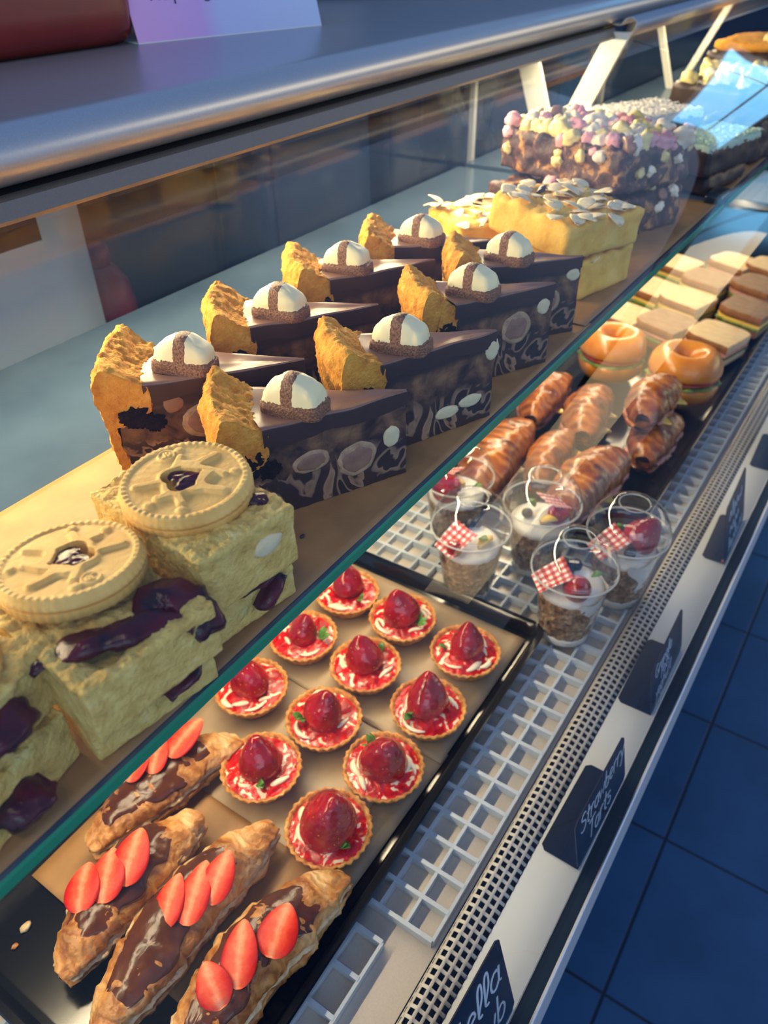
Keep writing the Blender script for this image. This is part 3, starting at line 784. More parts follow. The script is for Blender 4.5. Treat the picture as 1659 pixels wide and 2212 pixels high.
# ------------------------------------------------------------------ farther cakes on the shelf
def flaked(label, loc, rz, sx, sy, sz, seed, tilt=(0, 0), nfl=26):
    r = random.Random(seed)
    t = thing('almond_slice', label, 'almond slice', loc, 0, 'almond slices on the upper shelf', (math.radians(tilt[0]), math.radians(tilt[1]), math.radians(rz)))
    s = obj('sponge', *rbox(sx, sy, sz, .004, 26), ALMOND, t); rough_up(s, .003, 60, 4, seed, lambda c: .35 + ss(sz * .8, sz, c.z))
    fl = leafy(.021, lambda u: .0075 * math.sin(PI * min(1, u * .9 + .06)) ** .7, lambda u: .0006, 9, 10, lambda u: .002 * math.sin(PI * u))
    first = None
    for k in range(nfl):
        if first is None: o = first = obj('almond_flake', *fl, FLAKE, t)
        else:
            o = first.copy(); C.objects.link(o); o.parent = t
        o.location = (r.uniform(-.46, .40) * sx, r.uniform(-.46, .46) * sy, sz + r.uniform(-.0005, .0018)); o.rotation_euler = (r.uniform(-.3, .3), r.uniform(-.3, .3), r.uniform(0, 6.3))
    j = [(-.1 * sx, .3 * sy, sz), (.1 * sx, .36 * sy, sz + .001), (.28 * sx, .25 * sy, sz)]
    jam(t, j, .0035, seed)
    return t
A1 = at(1060, 450, H - .235)
flaked('flat yellow almond slice behind the other, its cut side towards the pies', (.728, .372, SHELF + .0015), -38, .085, .088, .042, 41)
flaked('lower almond slice, only its cut corner showing under the flaked one', (.705, .268, SHELF + .0015), -14, .080, .095, .036, 43, nfl=6)
flaked('upper almond slice thickly covered with almond flakes, next to the marshmallow slab', (.690, .2690, SHELF + .0455), -20, .098, .098, .032, 42, (4, 2), 40)

def lumps(t, spots, name, mats, seed, base):
    r = random.Random(seed); protos = {}
    for k, (x, y, z, s) in enumerate(spots):
        q = r.choices(range(len(mats)), [w for _, w in mats])[0]; v = r.randrange(3)
        if (q, v) not in protos:
            a = r.uniform(.9, 1.2)
            vv, ff = blob(.0085, 3, 1, a, .8, .42, 1.5, seed + q * 7 + v)
            o = obj(name, vv, ff, mats[q][0], t); protos[(q, v)] = o
        else:
            o = protos[(q, v)].copy(); C.objects.link(o); o.parent = t
        o.location = (x, y, z); o.scale = (s, s, s); o.rotation_euler = (r.uniform(0, 6), r.uniform(0, 6), r.uniform(0, 6))
def rocky_slab(label, loc, rz, sx, sy, sz, seed, ntop, nside, tilt=(0, 0)):
    r = random.Random(seed)
    t = thing('rocky_road_slab', label, 'rocky road', loc, 0, 'rocky road slabs on the upper shelf', (math.radians(tilt[0]), math.radians(tilt[1]), math.radians(rz)))
    s = obj('chocolate_base', *rbox(sx, sy, sz, .004, 40), ROCKY, t); rough_up(s, .004, 80, 4, seed)
    sp = []
    n = int(math.sqrt(ntop * sx / sy)); m = max(1, round(ntop / n))
    for i in range(n):
        for j in range(m):
            sp.append(((i + .5 + r.uniform(-.35, .35)) / n * sx - sx / 2, (j + .5 + r.uniform(-.35, .35)) / m * sy - sy / 2, sz + r.uniform(.0, .006), r.uniform(.9, 1.5)))
    for k in range(nside):
        q = r.random()
        if q < .5: sp.append((r.uniform(-.48, .48) * sx, -sy / 2, r.uniform(.35, .97) * sz, r.uniform(.5, .85)))
        else: sp.append((-sx / 2, r.uniform(-.48, .48) * sy, r.uniform(.35, .97) * sz, r.uniform(.5, .85)))
    lumps(t, sp, 'marshmallow_piece', [(PINK, 4), (MWHITE, 4), (YEL, 5), (MILK, 1)], seed, sz)
    return t
rocky_slab('lower rocky road slab, in shadow under the marshmallow covered one', (.885, .325, SHELF + .0015), -22, .155, .15, .040, 51, 6, 8)
rocky_slab('upper rocky road slab thickly covered with pink and white marshmallows', (.915, .330, SHELF + .045), -16, .135, .165, .044, 52, 80, 18, (1, 3))

def coconut(label, loc, rz, sx, sy, sz, m, seed, tilt=(0, 0)):
    r = random.Random(seed)
    t = thing('coconut_slice', label, 'coconut slice', loc, 0, 'coconut slices on the farther shelf', (math.radians(tilt[0]), math.radians(tilt[1]), math.radians(rz)))
    s = obj('cake_base', *rbox(sx, sy, sz, .003, 24), DCH, t); rough_up(s, .002, 90, 3, seed)
    top = obj('icing', *rbox(sx * .995, sy * .995, .010, .003, 30), m, t, loc=(0, 0, sz - .006)); rough_up(top, .0022, 130, 4, seed)
    P = []
    for k in range(900):
        x, y = r.uniform(-.5, .5) * sx, r.uniform(-.5, .5) * sy; a = r.uniform(0, 6.3); L = r.uniform(.003, .007)
        z = sz + .0042 + r.uniform(0, .002); d = Vector((math.cos(a), math.sin(a), r.uniform(-.3, .3)))
        P.append(tube([Vector((x, y, z)) - d * L / 2, Vector((x, y, z + .0006)), Vector((x, y, z)) + d * L / 2], .0005, 4))
    o = obj('shredded_coconut', *join(P), m, t); o['kind'] = 'stuff'
    return t
def chocslab(label, loc, rz, sx, sy, sz, seed, cat='brownie'):
    t = thing('brownie', label, cat, loc, math.radians(rz), 'dark brownies on the farther shelf')
    s = obj('cake_base', *rbox(sx, sy, sz, .004, 20), DCH, t); rough_up(s, .004, 70, 4, seed)
    return t
chocslab('dark brownie under the white coconut slice', (1.130, .350, SHELF + .0015), -25, .13, .10, .040, 61)
coconut('white coconut topped slice behind the marshmallow slab', (1.125, .345, SHELF + .043), -28, .125, .090, .032, COCO, 62)
chocslab('dark brownie under the pale green coconut slice', (1.110, .246, SHELF + .0015), -10, .11, .054, .023, 63)
coconut('pale mint green coconut topped slice at the front of the farther shelf', (1.105, .246, SHELF + .026), -14, .125, .066, .032, COCOG, 64)
t = chocslab('tall dark brownie far along the shelf, topped with white chocolate pieces', (1.46, .315, SHELF + .0015), -12, .17, .12, .072, 65)
lumps(t, [(random.uniform(-.075, .08), random.uniform(-.055, .055), .075, random.uniform(1.1, 2.0)) for k in range(26)], 'white_chocolate_piece', [(YEL, 6), (MWHITE, 1)], 66, 0)
t = thing('cookie_cake', 'golden cookie topped cake peeping over the farthest brownie at the right edge', 'cake', (1.72, .34, SHELF + .0015), -.2)
s = obj('cake_base', *rbox(.16, .12, .085, .004, 18), DCH, t); rough_up(s, .004, 70, 4, 67)
s = obj('cookie_top', *rbox(.14, .11, .018, .008, 18), CRUST, t, loc=(0, 0, .085)); rough_up(s, .004, 60, 4, 68)
lumps(t, [(-.06 + .02 * k, -.045 + .012 * (k % 3), .104, .9 + .2 * (k % 2)) for k in range(7)], 'white_chocolate_piece', [(YEL, 1)], 69, 0)
t = chocslab('dark brownie half hidden in reflections at the right edge', (1.29, .250, SHELF + .0015), -8, .10, .08, .055, 70)

# ------------------------------------------------------------------ strawberry tarts
def tart_parts(t, seed, size, bz, tilt):
    """bz: direction the strawberry leans; size: strawberry scale"""
    r = random.Random(seed)
    fl = lambda a, rr, z: 1 + (.022 * math.cos(30 * a) * ss(.004, .018, z) if rr > .02 else 0)
    prof = [(.0005, 0), (.020, 0), (.0245, .0012), (.0305, .010), (.0352, .0185), (.0364, .0205), (.0358, .0216), (.0340, .0214), (.0326, .0195), (.0310, .017), (.0005, .0165)]
    P2 = resample(prof, .0018, False)
    sh = obj('pastry_shell', *lathe(P2, 120, fl), PASTRY, t); rough_up(sh, .0010, 150, 4, seed)
    def top(u, v):
        rr = .0325 * u; a = 2 * PI * v; x, y = rr * math.cos(a), rr * math.sin(a)
        z = .0185 + .0042 * (1 - u ** 2.2) + (1 - u * .6) * .0022 * noise.fractal(Vector((x * 70 + seed, y * 70, seed * .7)), .9, 2, 3)
        return Vector((x, y, z))
    obj('strawberry_sauce', *grid(top, 30, 72, cv=True), GLAZE, t, loc=(0, 0, 0), rot=(0, 0, r.uniform(0, 6)))
    for k in range(5):                      # piped cream strands
        a0 = r.uniform(0, 6.3); L = r.uniform(.5, 1.0); r0 = r.uniform(.020, .028); z0 = .0204
        pts = [(math.cos(a0 + L * q) * (r0 + .003 * math.sin(3 * q + k)), math.sin(a0 + L * q) * (r0 + .003 * math.sin(3 * q + k)), z0 + .0012 * math.sin(PI * q) - .08 * (r0 - .02)) for q in [i / 12 for i in range(13)]]
        w = r.uniform(.0016, .0036)
        obj('cream_strand', *tube(pts, [w * (.3 + .7 * math.sin(PI * (i + .5) / 13)) for i in range(13)], 8, .7), CREAM, t)
    L = .035 * size; Rm = .0175 * size
    sp = [(.0, 0), (Rm * .85, .0005), (Rm * .99, L * .10), (Rm, L * .2), (Rm * .93, L * .36), (Rm * .78, L * .54), (Rm * .58, L * .72), (Rm * .35, L * .88), (Rm * .16, L * .97), (.0, L)]
    P3 = catmull([(a, 0, b) for a, b in sp], 5)
    be = obj('strawberry', *lathe([(max(0.0002, p.x), p.z) for p in P3], 40, lambda a, rr, z: 1 + .05 * math.cos(2 * a + seed) + .03 * math.cos(3 * a)), BERRY, t, loc=(r.uniform(-.002, .002), r.uniform(-.002, .002), .0205), rot=(tilt * math.cos(bz), tilt * math.sin(bz), r.uniform(0, 6)))
    rough_up(be, .0008, 70, 2, seed)
    a = r.uniform(3.4, 5.2) if seed % 3 else r.uniform(1.6, 2.6)
    for k in range(2 + seed % 2):
        lf = leafy(.011 + .003 * (seed % 2), lambda u: .0040 * math.sin(PI * min(1, u * .94 + .05)) ** .9, lambda u: .0004, 12, 10, lambda u: .003 * math.sin(PI * u * .7))
        obj('mint_leaf', *lf, LEAF, t, loc=(.019 * math.cos(a), .019 * math.sin(a), .0225), rot=(r.uniform(-.5, .5), r.uniform(-.7, -.1), a + .8 * k + r.uniform(-.6, .6)))
tarts = [
 (750, 1280, 1.0, 'strawberry tart in the far left corner of the tray, cream along its right rim'),
 (870, 1335, 1.12, 'strawberry tart at the middle of the far row, its tall pointed strawberry leaning back'),
 (1005, 1408, .98, 'strawberry tart at the front corner of the far row, next to the tray corner'),
 (655, 1375, .90, 'strawberry tart with a small berry in the second row, half behind the shelf edge'),
 (790, 1437, 1.05, 'strawberry tart in the middle of the second row with a large leaf below its berry'),
 (925, 1530, 1.15, 'strawberry tart at the front of the second row with white cream on its near left'),
 (543, 1485, 1.08, 'strawberry tart in the third row touching the green shelf edge'),
 (700, 1553, 1.05, 'strawberry tart in the middle of the third row, leaves behind its berry'),
 (565, 1658, 1.06, 'strawberry tart right beside the rearmost chocolate croissant'),
 (828, 1657, 1.18, 'strawberry tart at the front of the third row with a leaf on its right'),
 (710, 1790, 1.38, 'strawberry tart nearest the camera, with the biggest strawberry of all'),
]
for k, (px, py, s, lb) in enumerate(tarts):
    p = at(px, py, DECK + .023)
    t = thing('strawberry_tart', lb, 'tart', (p.x, p.y, TB + .0018), random.uniform(0, 6), 'strawberry tarts on the black tray')
    tart_parts(t, 100 + k, s, random.uniform(0, 6.3), .22)

# ------------------------------------------------------------------ croissants
def croi_fn(L, R, seed, bend=.012, ridges=6, flat=.66, tw=1.3, pw=.46, rd=.09):
    def f(u, v, off=0., lim=None):
        a = 2 * PI * v; s = max(.0, math.sin(PI * min(1, max(0, u * .97 + .015)))) ** pw
        ph = u * ridges + tw * .18 * math.cos(a) + .08 * math.sin(a * 2 + seed); sw = ph - math.floor(ph)
        rr = R * s * (1 + rd * (sw ** 1.6) - rd / 2) + off
        rr *= 1 + .13 * noise.noise(Vector((u * 5, math.cos(a) * 1.2, math.sin(a) * 1.2 + seed * 3)))
        x = (u - .5) * L; y = bend * (1 - (2 * u - 1) ** 2) + rr * math.cos(a)
        z = R * flat * .82 + rr * flat * math.sin(a) - .25 * R * (2 * u - 1) ** 2 * 0
        return Vector((x, y, max(z, .0006)))
    return f
def choc_croissant(label, A, B, R, seed, berries, split=1):
    """A, B: end points on the tray; built along local +x from A to B"""
    A, B = Vector(A), Vector(B); d = B - A; L = d.length; mid = (A + B) / 2
    t = thing('chocolate_croissant', label, 'croissant', (mid.x, mid.y, TB + .002), math.atan2(d.y, d.x), 'chocolate croissants on the black tray')
    f = croi_fn(L, R, seed)
    half = R * .58
    def upper(u, v):
        p = f(u, v); q = Vector(p)
        if q.z < half: q.z = half + (q.z - half) * .15
        q.z += .007; return q
    def lower(u, v):
        p = f(u, v); q = Vector(p)
        if q.z > half: q.z = half + (q.z - half) * .12
        q.y = q.y * 1.0 - .002 * split; return q
    for nm, fn in (('top_half', upper), ('bottom_half', lower)):
        v, fc = grid(fn, 70, 48, cv=True)
        o = obj(nm, v, fc, CROI, t); rough_up(o, .0030, 45, 4, seed); rough_up(o, .0008, 190, 4, seed + 1)
    def crumb(u, v):
        p = f(.02 + .96 * u, v); q = Vector(p); q.z = half + .0035 + (q.z - half) * .32; q.y = q.y * 1.09; return q
    o = obj('pale_crumb', *grid(crumb, 50, 32, cv=True), CRUMB, t); rough_up(o, .0022, 130, 4, seed)
    r = random.Random(seed)
    def spread(u, v):
        uu = .10 + .74 * u; cen = .25 + .03 * math.sin(uu * 9 + seed); w = (.165 + .09 * noise.noise(Vector((uu * 8, seed, 0)))) * (math.sin(PI * (.08 + .84 * u)) ** .35)
        s = v * 2 - 1; vv = cen + w * s
        e = max(abs(s), abs(2 * u - 1)) ; off = .0020 * (1 - ss(.72, 1.0, e)) - .0022 * ss(.86, 1, e)
        p = f(uu, vv, off); p = Vector(p); p.z = max(p.z, half) + .007 + .0008 * noise.noise(Vector((p.x * 160, p.y * 160, seed))); return p
    obj('hazelnut_chocolate', *grid(spread, 60, 26), SPREAD, t)
    M = Matrix.Translation((mid.x, mid.y, TB + .002)) @ Matrix.Rotation(math.atan2(d.y, d.x), 4, 'Z'); Mi = M.inverted()
    for k, ((tx, ty), (bx, by), w) in enumerate(berries):
        zt = DECK + .041 + .0022 * k
        a, b = Mi @ at(tx, ty, zt), Mi @ at(bx, by, zt + .004)
        dv = b - a; Ls = dv.length
        sl_ = leafy(Ls, lambda u, w=w: w * (max(1e-4, math.sin(PI * (.005 + .99 * u) ** .72)) ** .62), lambda u: .0019 * min(1, .12 + math.sin(PI * u) * 2.2), 30, 28, lambda u: .0025 * math.sin(PI * u))
        o = obj('strawberry_slice', *sl_, SLICE, t, loc=a, rot=(math.radians(-14 + 5 * k), -math.asin(max(-1, min(1, dv.z / Ls))), math.atan2(dv.y, dv.x)))
    return t
choc_croissant('chocolate croissant at the back beside the green shelf edge, three orange red strawberry slices', (.135, .392), (.282, .362), .024, 3.1,
    [((278, 1690), (322, 1622), .011), ((330, 1672), (352, 1592), .011), ((366, 1636), (436, 1552), .0135)])
choc_croissant('chocolate croissant at the left end of the tray with three pale fanned strawberry slices', (.060, .330), (.205, .336), .0265, 4.3,
    [((172, 1972), (192, 1862), .0145), ((222, 1952), (246, 1832), .0150), ((266, 1915), (306, 1788), .0150)])
choc_croissant('middle chocolate croissant with a smooth chocolate dome and a red seeded strawberry piece', (.046, .277), (.232, .279), .0265, 5.7,
    [((352, 2008), (388, 1886), .0125), ((402, 2000), (446, 1858), .0130), ((452, 1955), (496, 1836), .0130)])
choc_croissant('chocolate croissant nearest the front rail, its pale split side showing along the tray edge', (.064, .221), (.232, .204), .0265, 6.2,
    [((482, 2178), (440, 2078), .0125), ((512, 2138), (528, 1985), .0135), ((585, 2070), (624, 1950), .0150)])

def filled_croissant(label, A, B, R, seed, z=0, ham=True, cheese=True, rx=0):
    A, B = Vector(A), Vector(B); d = B - A; L = d.length; mid = (A + B) / 2
    t = thing('filled_croissant', label, 'croissant', (mid.x, mid.y, TB + .002 + z), 0, 'savoury croissants on the far black tray', (rx, 0, math.atan2(d.y, d.x)))
    f = croi_fn(L, R, seed, .010, 6, .85, 1.6, .36, .07); half = R * .5
    def upper(u, v):
        q = Vector(f(u, v))
        if q.z < half: q.z = half + (q.z - half) * .15
        q.z += .008; return q
    def lower(u, v):
        q = Vector(f(u, v))
        if q.z > half: q.z = half + (q.z - half) * .12
        return q
    for nm, fn in (('top_half', upper), ('bottom_half', lower)):
        o = obj(nm, *grid(fn, 60, 36, cv=True), CROI2, t); rough_up(o, .0020, 42, 3, seed)
    if ham:
        def hm(u, v):
            q = Vector(f(.12 + .76 * u, v)); q.z = half + .004 + (q.z - half) * .15; q.y = .010 + (q.y - .010) * (1.02 + .07 * noise.noise(Vector((u * 9, seed, 1)))); return q
        obj('ham', *grid(hm, 50, 30, cv=True), HAM, t)
    if cheese:
        rr = random.Random(seed)
        for k in range(2):
            x = (rr.uniform(-.3, .3)) * L; s_ = -1 if k == 0 else rr.choice((-1, 1))
            y = s_ * R * .75 + .008
            V = [(x - .018, y - s_ * .01, half + .004), (x + .018, y - s_ * .01, half + .004), (x + rr.uniform(-.006, .006), y + s_ * .017, half + .001)]
            V += [(a, b, c + .0025) for a, b, c in V]
            obj('cheese_corner', V, [(0, 2, 1), (3, 4, 5), (0, 1, 4, 3), (1, 2, 5, 4), (2, 0, 3, 5)], CHEESE, t, False)
    return t
filled_croissant('long golden croissant at the near end of the savoury tray, close to the shelf edge', (.715, .352), (.905, .372), .037, 7.1)
filled_croissant('big front filled croissant just behind the clear dessert cups', (.735, .245), (.905, .228), .036, 8.4)
filled_croissant('small open filled croissant with ham and a cheese corner between the two long ones', (.79, .30), (.93, .312), .026, 9.2)
filled_croissant('pale pink tinted filled croissant in the middle of the savoury tray', (.925, .293), (1.065, .318), .033, 10.6)
filled_croissant('rearmost filled croissant, half behind the shelf edge', (.93, .375), (1.08, .385), .030, 11.9)
filled_croissant('lower filled croissant at the front edge of the savoury tray, under another one', (.910, .200), (1.045, .197), .031, 12.3, cheese=False)
filled_croissant('upper filled croissant with a yellow cheese corner hanging out at its front', (.935, .218), (1.06, .216), .031, 13.8, .047)

# ------------------------------------------------------------------ bagels and sandwiches
def bagel(label, p, R, z, seed, rz=0, tilt=(0, 0)):
    t = thing('filled_bagel', label, 'bagel', (p[0], p[1], TB + z), 0, 'filled bagels on the far black tray', (tilt[0], tilt[1], rz))
    def ring(z0, sg):
        def f(u, v):
            a, b_ = 2 * PI * u, 2 * PI * v
            rr = R * .60 + R * .42 * math.cos(b_); zz = math.sin(b_); zz = zz * .030 if zz * sg > 0 else zz * .006
            return Vector((rr * math.cos(a), rr * math.sin(a), z0 + zz))
        return grid(f, 48, 24, True, True)
    o = obj('bottom_half', *ring(.026, -1), BAGEL, t); rough_up(o, .001, 40, 2, seed)
    def disc(z0, rr, th, wav, k):
        def f(u, v):
            a, b_ = 2 * PI * u, 2 * PI * v; q = rr * (1 + wav * math.sin(a * k)) * .55
            return Vector(((q + q * .8 * math.cos(b_)) * math.cos(a), (q + q * .8 * math.cos(b_)) * math.sin(a), z0 + th * math.sin(b_) + wav * .02 * math.sin(a * k)))
        return grid(f, 60, 10, True, True)
    obj('lettuce', *disc(.030, R * 1.04, .003, .05, 11), LETT, t)
    obj('tomato', *disc(.036, R * .99, .005, .01, 5), TOMATO, t)
    o = obj('top_half', *ring(.044, 1), BAGEL, t); rough_up(o, .001, 40, 2, seed + 1)
    return t
bagel('golden filled bagel half behind the shelf edge, behind the savoury croissants', (1.175, .345), .052, .012, 1)
bagel('golden filled bagel at the tray front with red tomato showing, farther right', (1.150, .222), .054, .020, 2)
def sandwich(label, p, rz, brown, seed, s=1., tilt=(0, 0), z=0):
    r = random.Random(seed)
    t = thing('sandwich_half', label, 'sandwich', (p[0], p[1], TB + z), 0, 'sandwich halves on the far black tray', (tilt[0], tilt[1], rz))
    a, b = .062 * s, .050 * s
    out = [(-a, -b), (a * .7, -b)] + [(a * .7 + a * .3 * math.sin(k / 8 * PI / 2), -b + b * .5 * (1 - math.cos(k / 8 * PI / 2))) for k in range(1, 9)] + [(a, b * .3)] + [(a * (.55 + .45 * math.cos(k / 8 * PI / 2)), b * (.3 + .7 * math.sin(k / 8 * PI / 2))) for k in range(1, 9)] + [(-a * .5, b)] + [(-a * (.5 + .5 * math.sin(k / 8 * PI / 2)), b * (.35 + .65 * math.cos(k / 8 * PI / 2))) for k in range(1, 8)]
    def slab(z0, z1, k, wob=0.):
        n = len(out); V = []
        lv = [(z0, .97), (z0 + (z1 - z0) * .2, 1), (z0 + (z1 - z0) * .8, 1), (z1, .97)]
        for zz, q in lv: V += [(x * k * q, y * k * q + wob * r.uniform(-1, 1), zz + wob * r.uniform(-1, 1)) for x, y in out]
        F = [tuple(range(n))[::-1], tuple(3 * n + i for i in range(n))]; fm = [0, 0]
        for l in range(3):
            for i in range(n): F.append((l * n + i, l * n + (i + 1) % n, (l + 1) * n + (i + 1) % n, (l + 1) * n + i)); fm.append(0 if i == 0 else 1)
        return V, F, fm
    bm = BREADB if brown else BREADW
    V, F, fm = slab(0, .013, 1); obj('bread_bottom', V, F, [bm, BCRUST], t, True, sharp=45, fm=fm)
    V, F, fm = slab(.013, .017, 1.03, .0015); obj('lettuce', V, F, LETT, t, True, sharp=30)
    V, F, fm = slab(.017, .024, .99, .001); obj('meat_filling', V, F, r.choice((HAM, CHEESE, HAM)), t, True, sharp=30)
    V, F, fm = slab(.024, .038, 1); obj('bread_top', V, F, [bm, BCRUST], t, True, sharp=45, fm=fm)
    return t
sw = [
 (1440, 680, -.52, 1, 'brown bread sandwich half right behind the rear bagel'),
 (1485, 630, -.52, 0, 'white bread sandwich half, second in the rear row on the savoury tray'),
 (1530, 588, -.52, 1, 'brown bread sandwich half, third in the rear row on the savoury tray'),
 (1588, 552, -.52, 0, 'pale bread sandwich half at the far end of the rear row'),
 (1550, 706, -.52, 0, 'white bread sandwich half with dark filling behind the front bagel'),
 (1618, 650, -.52, 1, 'brown bread sandwich half, second in the front row at the right edge'),
 (1640, 600, -.52, 1, 'brown bread sandwich half, third in the front row at the right edge'),
 (1668, 562, -.52, 0, 'bread sandwich half farthest along the front row, cut by the right edge'),
 (1345, 662, -.53, 0, 'white bread sandwich half under the shelf edge, nearest in the innermost row'),
 (1408, 606, -.53, 0, 'white bread sandwich half under the shelf edge, second in the innermost row'),
 (1462, 555, -.53, 0, 'white bread sandwich half under the shelf edge, third in the innermost row'),
]
for k, (px, py, zz, br, lb) in enumerate(sw):
    p = at(px, py, DECK + .06)
    sandwich(lb, (p.x, p.y), math.radians(-14 + 3 * (k % 3)), br, 200 + k, .85, (math.radians(4), math.radians(5)), .010)

# ------------------------------------------------------------------ dessert cups with dome lids
def cup(label, p, seed, rz, front_yog, gpos, fruits):
    t = thing('dessert_cup', label, 'dessert cup', (p[0], p[1], DECK + .0005), rz, 'clear dessert cups on the grid mat')
    r = random.Random(seed)
    wall = [(.0005, .0015), (.024, .0010), (.0268, 0), (.0272, .003), (.0388, .088), (.0420, .091), (.0432, .093)]
    obj('cup_wall', *lathe(resample(wall, .006, False), 56), CLEAR, t)
    k0 = .0262; rad = lambda z: .0262 + (z - .003) / .085 * .0115
    gz = .055
    gv = [(.0005, .012)] + [(rad(z) - .0004, z) for z in (.012, .020, .028, .036, .044, .052, .060, .065)] + [(.028, .067), (.015, .068), (.0005, .068)]
    o = obj('granola', *lathe(resample(gv, .0035, False), 56), GRAN, t); rough_up(o, .0022, 180, 3, seed, lambda c: -1. if math.hypot(c.x, c.y) > .02 else 1.)
    yv = [(.0005, .002), (.0255, .0025)] + [(rad(z) - .0003, z) for z in (.004, .008, .0125)] + [(.02, .013), (.0005, .013)]
    obj('yogurt_base', *lathe(yv, 48), YOG, t)
    ytop = [(.0005, .062), (.029, .062), (rad(.064) - .0012, .064), (rad(.070) - .0020, .070), (.026, .074), (.012, .0765), (.0005, .077)]
    o = obj('yogurt_top', *lathe(resample(ytop, .004, False), 48), YOG, t); rough_up(o, .0018, 90, 3, seed + 1, lambda c: 1. if c.z > .06 and math.hypot(c.x, c.y) < .031 else .0)
    if front_yog:
        def fy(u, v):
            a = front_yog + (v - .5) * 1.9 * (1 - .5 * u + .15 * math.sin(u * 7)); z = .074 - .042 * u - .004 * math.sin(v * 9)
            return Vector(((rad(z) - .0001 + .0003) * math.cos(a), (rad(z) + .0002) * math.sin(a), z))
        obj('yogurt_streak', *grid(fy, 14, 26), YOG, t)
    # fruit
    for (kind, a, rr, s) in fruits:
        x, y = rr * math.cos(a), rr * math.sin(a)
        if kind == 's':
            L = .026 * s; q = .013 * s
            P3 = catmull([(.0, 0, 0), (q * .8, 0, .001), (q, 0, L * .3), (q * .75, 0, L * .65), (q * .3, 0, L * .93), (0, 0, L)], 4)
            obj('strawberry', *lathe([(max(2e-4, k.x), k.z) for k in P3], 24), BERRY, t, loc=(x, y, .076), rot=(r.uniform(.6, 1.2), 0, a + r.uniform(.8, 2)))
        elif kind == 'b':
            obj('blueberry', *blob(.0065 * s, 3, 1, 1, .9, .04), BLUEB, t, loc=(x, y, .080))
        elif kind == 'm':
            obj('mint_leaf', *leafy(.013, lambda u: .005 * math.sin(PI * min(1, u * .9 + .06)), lambda u: .0005, 9, 8, lambda u: .003 * math.sin(PI * u)), LEAF, t, loc=(x, y, .082), rot=(0, -.4, a))
        elif kind == 'p':
            obj('peach_slice', *leafy(.024, lambda u: .006 * math.sin(PI * min(1, u * .9 + .06)) ** .7, lambda u: .003, 12, 10, lambda u: .004 * math.sin(PI * u)), CHEESE, t, loc=(x, y, .078), rot=(0, 0, a + 2))
    # checked paper tucked in at the side
    a = gpos
    gm = sheet([(-.014, -.020, 0), (.014, -.020, 0), (.018, .018, 0), (-.017, .018, 0)], .0008, .0008, 12, seed, lambda u, v: .008 * (u - .5) ** 2)
    obj('gingham_paper', *gm, GING, t, loc=(.021 * math.cos(a), .021 * math.sin(a), .0835), rot=(math.radians(30), 0, a + PI / 2))
    # dome lid with a hole
    dome = [(.0436, .0915), (.0444, .0935), (.0446, .0985), (.0436, .0995), (.0424, .1005)]
    for k in range(1, 12):
        b_ = k / 11 * 1.16; dome.append((.0424 * math.cos(b_), .1005 + .036 * math.sin(b_)))
    rl = dome[-1][0]; dome += [(rl - .0012, dome[-1][1] - .0004), (rl - .0016, dome[-1][1] - .0016)]
    obj('dome_lid', *lathe(dome, 64), CLEAR, t)
    tor = lambda R_, z_, r_: grid(lambda u, v: Vector(((R_ + r_ * math.cos(2 * PI * v)) * math.cos(2 * PI * u), (R_ + r_ * math.cos(2 * PI * v)) * math.sin(2 * PI * u), z_ + r_ * math.sin(2 * PI * v))), 64, 8, True, True)
    obj('lid_rim', *tor(.0438, .0935, .0011), RIM, t); obj('hole_rim', *tor(rl - .0008, dome[-1][1], .0006), RIM, t)
    return t
cups = [
 ((1242, 1224), 'clear dessert cup nearest the front rail corner, white yogurt and blueberry under its dome', 2.6, -1.5, 2.3, [('s', -2.4, .012, 1.1), ('b', .9, .016, 1.5), ('b', .3, .02, 1.2), ('m', -1.1, .018, 1)]),
 ((1018, 1134), 'clear dessert cup beside the tart tray with two blueberries on white yogurt', .4, 0, 2.8, [('b', 1.6, .012, 1.1), ('b', .5, .020, 1.1), ('b', .2, .024, 1.0), ('m', -1.8, .012, 1.1), ('p', -2.2, .02, 1), ('s', 3.0, .026, .7)]),
 ((1172, 1085), 'clear dessert cup in the middle of the group with a red strawberry piece on top', 1.3, 0, -.4, [('s', -1.2, .010, .9), ('p', -2.8, .016, 1), ('m', 1.2, .01, 1), ('b', 2.2, .016, 1)]),
 ((1358, 1147), 'clear dessert cup against the front rail with a big pink strawberry half on top', 2.0, -1.7, 2.5, [('s', -1.2, .008, 1.5), ('m', .8, .012, .9), ('b', -2.6, .02, 1)]),
 ((988, 1026), 'rearmost clear dessert cup, half behind the green shelf edge', 0., 0, 1.2, [('s', 3.0, .012, 1.4), ('p', -.6, .010, 1.), ('m', -1.4, .02, 1)]),
]
for k, ((px, py), lb, rz, fy, gp_, fr_) in enumerate(cups):
    p = at(px, py, DECK + .095); cup(lb, (p.x, p.y), 300 + k, 0, fy, gp_, fr_)

